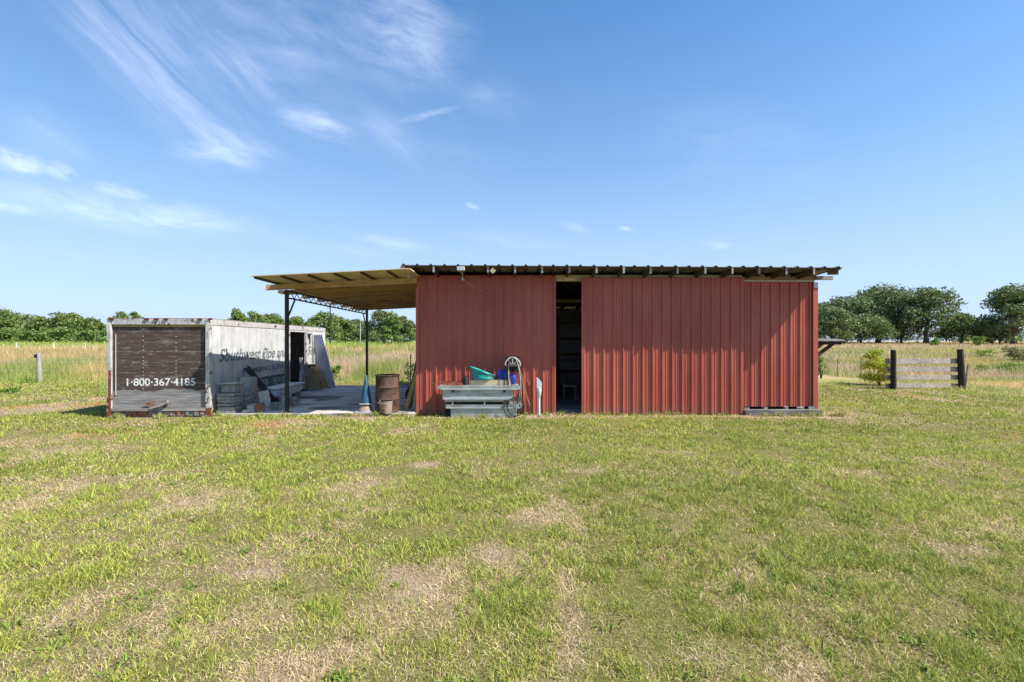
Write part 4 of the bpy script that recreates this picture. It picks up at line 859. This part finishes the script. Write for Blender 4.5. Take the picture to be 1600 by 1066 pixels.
def loop(name, zb, wt, wb, y, r, mt, label, dx=0, grp='hoses on the hanger'):
    n = 40; pts = []
    zt = hz+.13; zc = (zt+zb)/2; hh = (zt-zb)/2
    for i in range(n):
        a = 2*math.pi*i/n; s_ = math.sin(a); w = wb+(wt-wb)*(s_+1)/2; w *= (.75+.25*abs(math.cos(a)));
        pts.append((hx+dx*(1-s_)/2+w*math.copysign(abs(math.cos(a))**.8, math.cos(a)), y+.02*math.sin(3*a), zc+hh*s_))
    return tag(MB().tube(pts, r, 8, True).build(name, mt, smooth=True, origin=(hx, y, zb)), label, 'hose', grp)
loop('garden_hose', .30, .15, .10, 10.58, .011, 'grey_hose', 'grey hose loop hanging shortest on the hanger', .08)
loop('garden_hose', .05, .16, .17, 10.55, .011, 'rubber', 'black hose loop hanging from the hanger to the grass', -.04)
loop('garden_hose', .10, .165, .09, 10.60, .010, 'grey_hose', 'grey hose loop hanging low beside the black one', .12)
loop('garden_hose', .22, .14, .14, 10.62, .009, 'tan_hose', 'tan hose loop sagging right of the toolbox', .17)
for k, (cx, cz_, r_) in enumerate(((X(800,10.48), .22, .18),(X(796,10.48), .20, .155),(X(806,10.47), .25, .19))):
    pts = [(cx+r_*math.cos(a), 10.45+.02*k+.015*math.sin(2*a), cz_+r_*1.12*math.sin(a)) for a in np.linspace(0, 2*math.pi, 32, endpoint=False)]
    tag(MB().tube(pts, .0095, 8, True).build('hose_coil', 'rubber' if k != 1 else 'grey_hose', smooth=True, origin=(cx, 10.46, .02)), ['round black hose coil against the right end of the lower toolbox','smaller grey coil inside the black coils by the toolbox','widest black hose coil resting on the grass'][k], 'hose coil', 'coils by the toolbox')
# red tap + wire, pvc pipe
rv_ = thing('water_tap', 'red painted water tap with valve on the wall right of the hoses', 'tap', (X(826,10.9), 10.9, .7))
MB().tube([(X(825,10.9), 10.95, .0), (X(825,10.9), 10.95, .72)], .013, 8).build('riser', 'red_rust', rv_, True)
MB().lathe((X(826,10.9), 10.93, .70), [(.03,-.03),(.04,0),(.03,.04),(.012,.06)], 14).build('valve', 'red_rust', rv_, True)
MB().tube([(X(826,10.9)+.045*math.cos(a), 10.9, .77+.02*math.sin(a)) for a in np.linspace(0, 6.283, 14, endpoint=False)], .007, 5, True).build('hand_wheel', 'red_rust', rv_, True)
pts = [(X(819+9*math.sin(q*3.0),10.85), 10.86, .62-.42*math.sin(q*math.pi)) for q in np.linspace(0, 1, 20)]
tag(MB().tube(pts, .006, 6).build('loose_wire', 'tan_hose', smooth=True, origin=pts[0]), 'thin copper coloured wire drooping under the red tap', 'wire')
pv = thing('drain_pipe', 'white plastic pipe standing by the wall with angled open top', 'pipe', (X(842,10.86), 10.86, 0)); c = (X(842,10.86), 10.86)
MB().tube([(c[0]+.005, c[1], -.02), (c[0], c[1], .45)], .029, 16).build('pipe', 'pvc', pv, True)
MB().lathe((c[0], c[1], .40), [(.034,0),(.038,.01),(.038,.05),(.052,.07),(.054,.13),(.060,.135),(.060,.23)], 20).build('coupling', 'pvc', pv, True)
MB().prism([(c[0]-.058,.61),(c[0]+.058,.61),(c[0]+.066,.67),(c[0]+.066,.75),(c[0]-.045,.88),(c[0]-.062,.86)], c[1]-.045, c[1]+.045).build('angled_mouth', 'pvc', pv, bevel=.018)
brickobj('stone', 'pale_stone', X(843,10.6), 10.62, .0, .06, .05, .04, 'small pale stone on the grass near the white pipe', 'stone')
brickobj('dark_block', 'dark_inside', X(700,10.75), 10.8, .0, .12, .14, .14, 'small dark block beside the left end of the lower toolbox', 'block')

# ------------------------------------------------------------------ right fence
XF = 15.4
XA, XB, YG = X(1396,16.6), X(1500.5,17.3), 17.1
bf = thing('board_fence', 'weathered four board fence panel between two dark wooden posts', 'fence', (15, 17.1, 0))
def wpost(x, y, h, r, tilt=0, par=bf, mt='dark_post', nm='post'):
    g0 = float(gz(x, y)); return MB().tube([(x, y, g0-.2), (x+tilt*.4, y+.005, g0+h*.5), (x+tilt, y, g0+h)], [r*1.08, r, r*.94], 10).build(nm, mt, par, True)
wpost(XA, 16.6, Z(547, 16.6), .085); wpost(XB+.07, 17.3, Z(545.5, 17.3), .1, -.08)
zs = [(561.5, 567.5)] ; tops = [.985, .70, .42, .13]
for i, z_ in enumerate(tops): MB().bar((XA-.22, 16.68, z_+.0), (XB+.1, 17.44, z_-.02-.02*i), .035, .19-.01*i).build('board', 'fence_board', bf, bevel=.006)
wf = thing('wire_fence', 'sagging wire stock fence on thin steel posts along the mown edge', 'fence', (XF, 21, 0))
for px, h, tl in ((1309, 28, 0), (1345, 33, .03), (1507, 40, .12)):
    D = F*(XF+.1)/(px-800) if px < 1500 else 16.4; XQ = X(px, D); g0 = float(gz(XF, D)); hh = h*D/F; MB().tube([(XQ, D, g0-.1), (XQ+tl, D, g0+hh)], .022, 6).build('post', 'bumper_rust', wf)
for y in (26.5, 30, 33.6, 14.0, 11.6, 9.2): MB().tube([(XF+.1, y, float(gz(XF, y))-.1), (XF+.12, y, float(gz(XF, y))+.95)], .02, 6).build('post', 'bumper_rust', wf)
wr = MB()
for z_ in (.3, .6, .88): wr.tube([(XF+.08, y, float(gz(XF, y))+z_+.02*math.sin(y)) for y in np.arange(21.0, 38, 1.2)], .004, 4); wr.tube([(XF+.08, y, z_+.02*math.sin(y)) for y in np.arange(6, 15.5, 1.2)], .004, 4)
wr.build('wire', 'galv', wf)
# left fence post
lp = thing('fence_post', 'grey weathered wooden post standing alone before the tall grass', 'post', (X(61,19.2), 19.2, 0)); x = X(61,19.2)
MB().tube([(x+.04, 19.2, -.2), (x, 19.2, .6), (x-.03, 19.2, 1.22)], [.085, .078, .07], 12).build('pole', 'grey_wood_x', lp, True); MB().box(x-.1, x+.02, 19.08, 19.11, 1.02, 1.16).build('dark_plate', 'black_steel', lp)
for i, px in enumerate((27, 84, 132)):
    D = 62; x = X(px, D); g0 = float(gz(x, D)); tag(MB().tube([(x, D, g0), (x+.15*(i-1), D, g0+1.3)], [.055,.045], 8).build('white_post', 'pvc', smooth=True, origin=(x, D, g0)), ['left white post far off in the tall grass','middle white post far off in the tall grass','right white post far off nearest the trailer'][i], 'post', 'white posts in the far field')
# wires left fence
lw = thing('wire_strand', 'thin wire strands running from the lone grey post', 'wire', (X(61,19.2), 19.2, .5))
m_ = MB()
for z_ in (.5, .85): m_.tube([(-40, 19.6, z_), (-19.2, 19.25, z_), (-9.5, 19.1, z_)], .004, 4)
m_.build('strand', 'galv', lw)

# ------------------------------------------------------------------ far background things
D = 95; x = X(516, D); g0 = float(gz(x, D)); pp = thing('power_pole', 'slim utility pole rising above the trees behind the carport', 'utility pole', (x, D, g0))
MB().tube([(x, D, g0), (x, D, Z(471, D))], [.16,.11], 8).build('pole', 'dark_post', pp); MB().bar((x-1, D, Z(474, D)), (x+1, D, Z(474, D)), .12, .12).build('cross_arm', 'dark_post', pp)
MB().lathe((x-.35, D, Z(482, D)), [(.2,0),(.22,.05),(.22,.75),(.15,.82)], 12).build('transformer', 'galv', pp)
x = X(563, 100); tag(MB().tube([(x, 100, float(gz(x, 100))), (x, 100, Z(505, 100))], [.1,.08], 8).build('far_post', 'galv', origin=(x, 100, 1)), 'thin pale pole before the dark trees left of the back carport post', 'pole')
def car(px, D, mt, label, L_=4.4):
    x = X(px, D); g = float(gz(x, D))+.1; t_ = thing('parked_car', label, 'car', (x, D, g), 'cars parked far under the trees')
    MB().prism([(x-L_/2,g+.35),(x+L_/2,g+.35),(x+L_/2,g+.85),(x+L_*.28,g+.95),(x+L_*.12,g+1.45),(x-L_*.25,g+1.45),(x-L_*.36,g+.95),(x-L_/2,g+.9)], D-.85, D+.85).build('body', mt, t_, bevel=.06)
    MB().prism([(x+L_*.22,g+.97),(x+L_*.1,g+1.38),(x-L_*.22,g+1.38),(x-L_*.3,g+.97)], D-.88, D+.88).build('window', 'glass_dark', t_)
    for s_ in (-1, 1): MB().tube([(x+s_*L_*.31, D-.9, g+.33), (x+s_*L_*.31, D+.9, g+.33)], .33, 14).build('wheel', 'rubber', t_)
car(597, 125, 'car_white', 'white car parked under the big bay tree'); car(630, 122, 'car_dark', 'dark car parked right of the white car'); car(614, 128, 'car_white', 'pale car half hidden behind the dark car')
D = 120; x = X(657, D); g0 = float(gz(x, D)); hs = thing('white_house', 'small white house far off at the barn corner', 'house', (x, D, g0))
MB().box(x-2, x+4, D, D+7, g0, g0+2.6).build('wall', 'pvc', hs); MB().prism([(x-2.5,g0+2.6),(x+4.5,g0+2.6),(x+1,g0+4)], D-.5, D+7.5).build('roof', 'shingle', hs); MB().box(x-1.3, x-.5, D-.05, D+.02, g0+1, g0+2).build('window', 'glass_dark', hs)

# ------------------------------------------------------------------ light, sky, camera
sd_ = Vector((2.9, -1.0, 3.67)).normalized(); el = math.asin(sd_.z); az = math.atan2(sd_.x, sd_.y)
la = bpy.data.lights.new('sun', 'SUN'); la.energy = 5.0; la.angle = R(.53); la.color = (1, .95, .87)
so = bpy.data.objects.new('sun', la); link(so); so.rotation_euler = sd_.to_track_quat('Z', 'Y').to_euler()
wd = bpy.data.worlds.new('World'); S.world = wd; wd.use_nodes = True; t = NT(wd); bg = t.n['Background']
sk = t.n.new('ShaderNodeTexSky'); sk.sky_type = 'NISHITA'; sk.sun_disc = False; sk.sun_elevation = el; sk.sun_rotation = az; sk.air_density = 1.0; sk.dust_density = .6; sk.ozone_density = 2.0
tc = t.n.new('ShaderNodeTexCoord'); sx = t.n.new('ShaderNodeSeparateXYZ'); t.l.new(tc.outputs['Generated'], sx.inputs[0])
A = t.math('ARCTAN2', sx.outputs[0], sx.outputs[1]); E = t.math('ARCSINE', sx.outputs[2])
cb = t.n.new('ShaderNodeCombineXYZ'); t.l.new(A, cb.inputs[0]); t.l.new(E, cb.inputs[1]); ae = cb.outputs[0]
wn = t.n.new('ShaderNodeTexNoise'); wn.inputs['Scale'].default_value = 5; wn.inputs['Detail'].default_value = 4; t.l.new(ae, wn.inputs['Vector'])
wv = t.n.new('ShaderNodeVectorMath'); wv.operation = 'MULTIPLY_ADD'; t.l.new(wn.outputs['Color'], wv.inputs[0]); wv.inputs[1].default_value = (.045,.045,0)
w0 = t.n.new('ShaderNodeVectorMath'); w0.operation = 'SUBTRACT'; t.l.new(ae, w0.inputs[0]); w0.inputs[1].default_value = (.0225,.0225,0); t.l.new(w0.outputs[0], wv.inputs[2]); aw = wv.outputs[0]
def ang(px, py):
    u = (px-800)/F; v_ = (533-py)/F; return math.atan2(u, 1), math.asin(v_/math.sqrt(1+u*u+v_*v_))
total = None
CL = [(90,5,400,250,44,.5),(60,-60,330,120,60,.45),(150,-20,560,230,120,.12),(300,195,460,252,18,.5),(270,232,420,258,22,.75),(300,50,435,150,30,.5),(430,170,560,215,18,.75),(540,0,740,70,85,.55),(430,-30,700,120,90,.14),(400,150,800,260,50,.16),(560,170,660,235,30,.3),
      (-40,236,70,262,14,.9),(60,255,120,275,10,.9),(125,283,235,302,9,.75),(-80,283,410,360,24,.95),(-60,312,60,326,7,.8),(540,362,690,398,10,.5),(870,350,925,362,8,.3),(965,355,992,360,4,.6),(1090,378,1150,384,7,.3),
      (620,190,715,168,6,.4),(725,318,750,326,5,.4),(0,165,140,250,30,.3),(200,-20,600,90,90,.28),(700,140,830,170,30,.22),(1000,180,1300,260,60,.14),(700,370,900,385,22,.2),(380,370,640,400,12,.22)]
def fibre(th, sa, sc, off, det=6, ds=.6, lo=.33, hi=.78):
    m2 = t.n.new('ShaderNodeMapping'); m2.vector_type = 'TEXTURE'; m2.inputs['Rotation'].default_value = (0, 0, th); m2.inputs['Scale'].default_value = (1/sa, 1/sc, 1); m2.inputs['Location'].default_value = (off, off*.7, 0); t.l.new(aw, m2.inputs[0])
    nz_ = t.n.new('ShaderNodeTexNoise'); nz_.inputs['Scale'].default_value = 1; nz_.inputs['Detail'].default_value = det; nz_.inputs['Roughness'].default_value = .66; nz_.inputs['Distortion'].default_value = ds; t.l.new(m2.outputs[0], nz_.inputs['Vector'])
    nr = t.n.new('ShaderNodeMapRange'); t.l.new(nz_.outputs['Fac'], nr.inputs[0]); nr.inputs[1].default_value = lo; nr.inputs[2].default_value = hi; return nr.outputs[0]
FB = {'diag': fibre(R(-36), 3.6, 24, 1.3, 11, .35, .34, .82), 'flat': fibre(R(-8), 7, 24, 4.1, 11, .35, .34, .78), 'puff': fibre(0, 20, 40, 7.7, 9, .3, .36, .66)}
SM = {}
for i, (xa_, ya_, xb_, yb_, hw, s_) in enumerate(CL):
    a1, e1 = ang(xa_, ya_); a2, e2 = ang(xb_, yb_); Ln = math.hypot(a2-a1, e2-e1)/2*1.1; th = math.atan2(e2-e1, a2-a1)
    mp = t.n.new('ShaderNodeMapping'); mp.vector_type = 'TEXTURE'; mp.inputs['Location'].default_value = ((a1+a2)/2, (e1+e2)/2, 0); mp.inputs['Rotation'].default_value = (0, 0, th); wy = hw/F*1.05
    mp.inputs['Scale'].default_value = (Ln, wy, 1); t.l.new(aw if hw > 6 else ae, mp.inputs[0])
    ln = t.n.new('ShaderNodeVectorMath'); ln.operation = 'LENGTH'; t.l.new(mp.outputs[0], ln.inputs[0])
    mr = t.n.new('ShaderNodeMapRange'); mr.interpolation_type = 'SMOOTHSTEP'; t.l.new(ln.outputs['Value'], mr.inputs[0]); mr.inputs[1].default_value = .05; mr.inputs[2].default_value = 1.15; mr.inputs[3].default_value = s_*1.1; mr.inputs[4].default_value = 0
    k_ = 'puff' if s_ >= .7 and hw <= 16 and ya_ > 200 or hw <= 9 else ('diag' if yb_-ya_ > .35*abs(xb_-xa_) else 'flat')
    v1 = mr.outputs[0]; SM[k_] = v1 if k_ not in SM else t.math('ADD', SM[k_], v1)
for k_ in SM:
    v1 = t.math('MULTIPLY', SM[k_], FB[k_]); total = v1 if total is None else t.math('ADD', total, v1)
total = t.math('MINIMUM', t.math('MULTIPLY', total, .8), .85)
hs_ = t.n.new('ShaderNodeHueSaturation'); t.l.new(sk.outputs[0], hs_.inputs['Color']); hs_.inputs['Saturation'].default_value = 1.42; hs_.inputs['Value'].default_value = 1.16; hs_.inputs['Hue'].default_value = .5
hor = t.ramp(E, [(0, .92), (.12, .74), (.35, .36), (.75, .06)])
c = t.mix(hor, hs_.outputs[0], (3.5,4.6,6.6))
c = t.mix(total, c, (6.6,7.3,8.4))
t.l.new(c, bg.inputs[0]); bg.inputs[1].default_value = .09; wd.cycles.sampling_method = 'MANUAL'; wd.cycles.sample_map_resolution = 256
cd = bpy.data.cameras.new('camera'); cd.sensor_width = 36; cd.lens = 36*F/1600; cd.clip_end = 5000; cd.clip_start = .05
co = bpy.data.objects.new('camera', cd); link(co); co.location = (0, 0, H); co.rotation_euler = (R(90), 0, 0); S.camera = co
S.render.engine = 'CYCLES'; S.view_settings.view_transform = 'Standard'; S.view_settings.look = 'None'; S.view_settings.exposure = .9; S.view_settings.gamma = 1
S.cycles.max_bounces = 6; S.cycles.transparent_max_bounces = 6
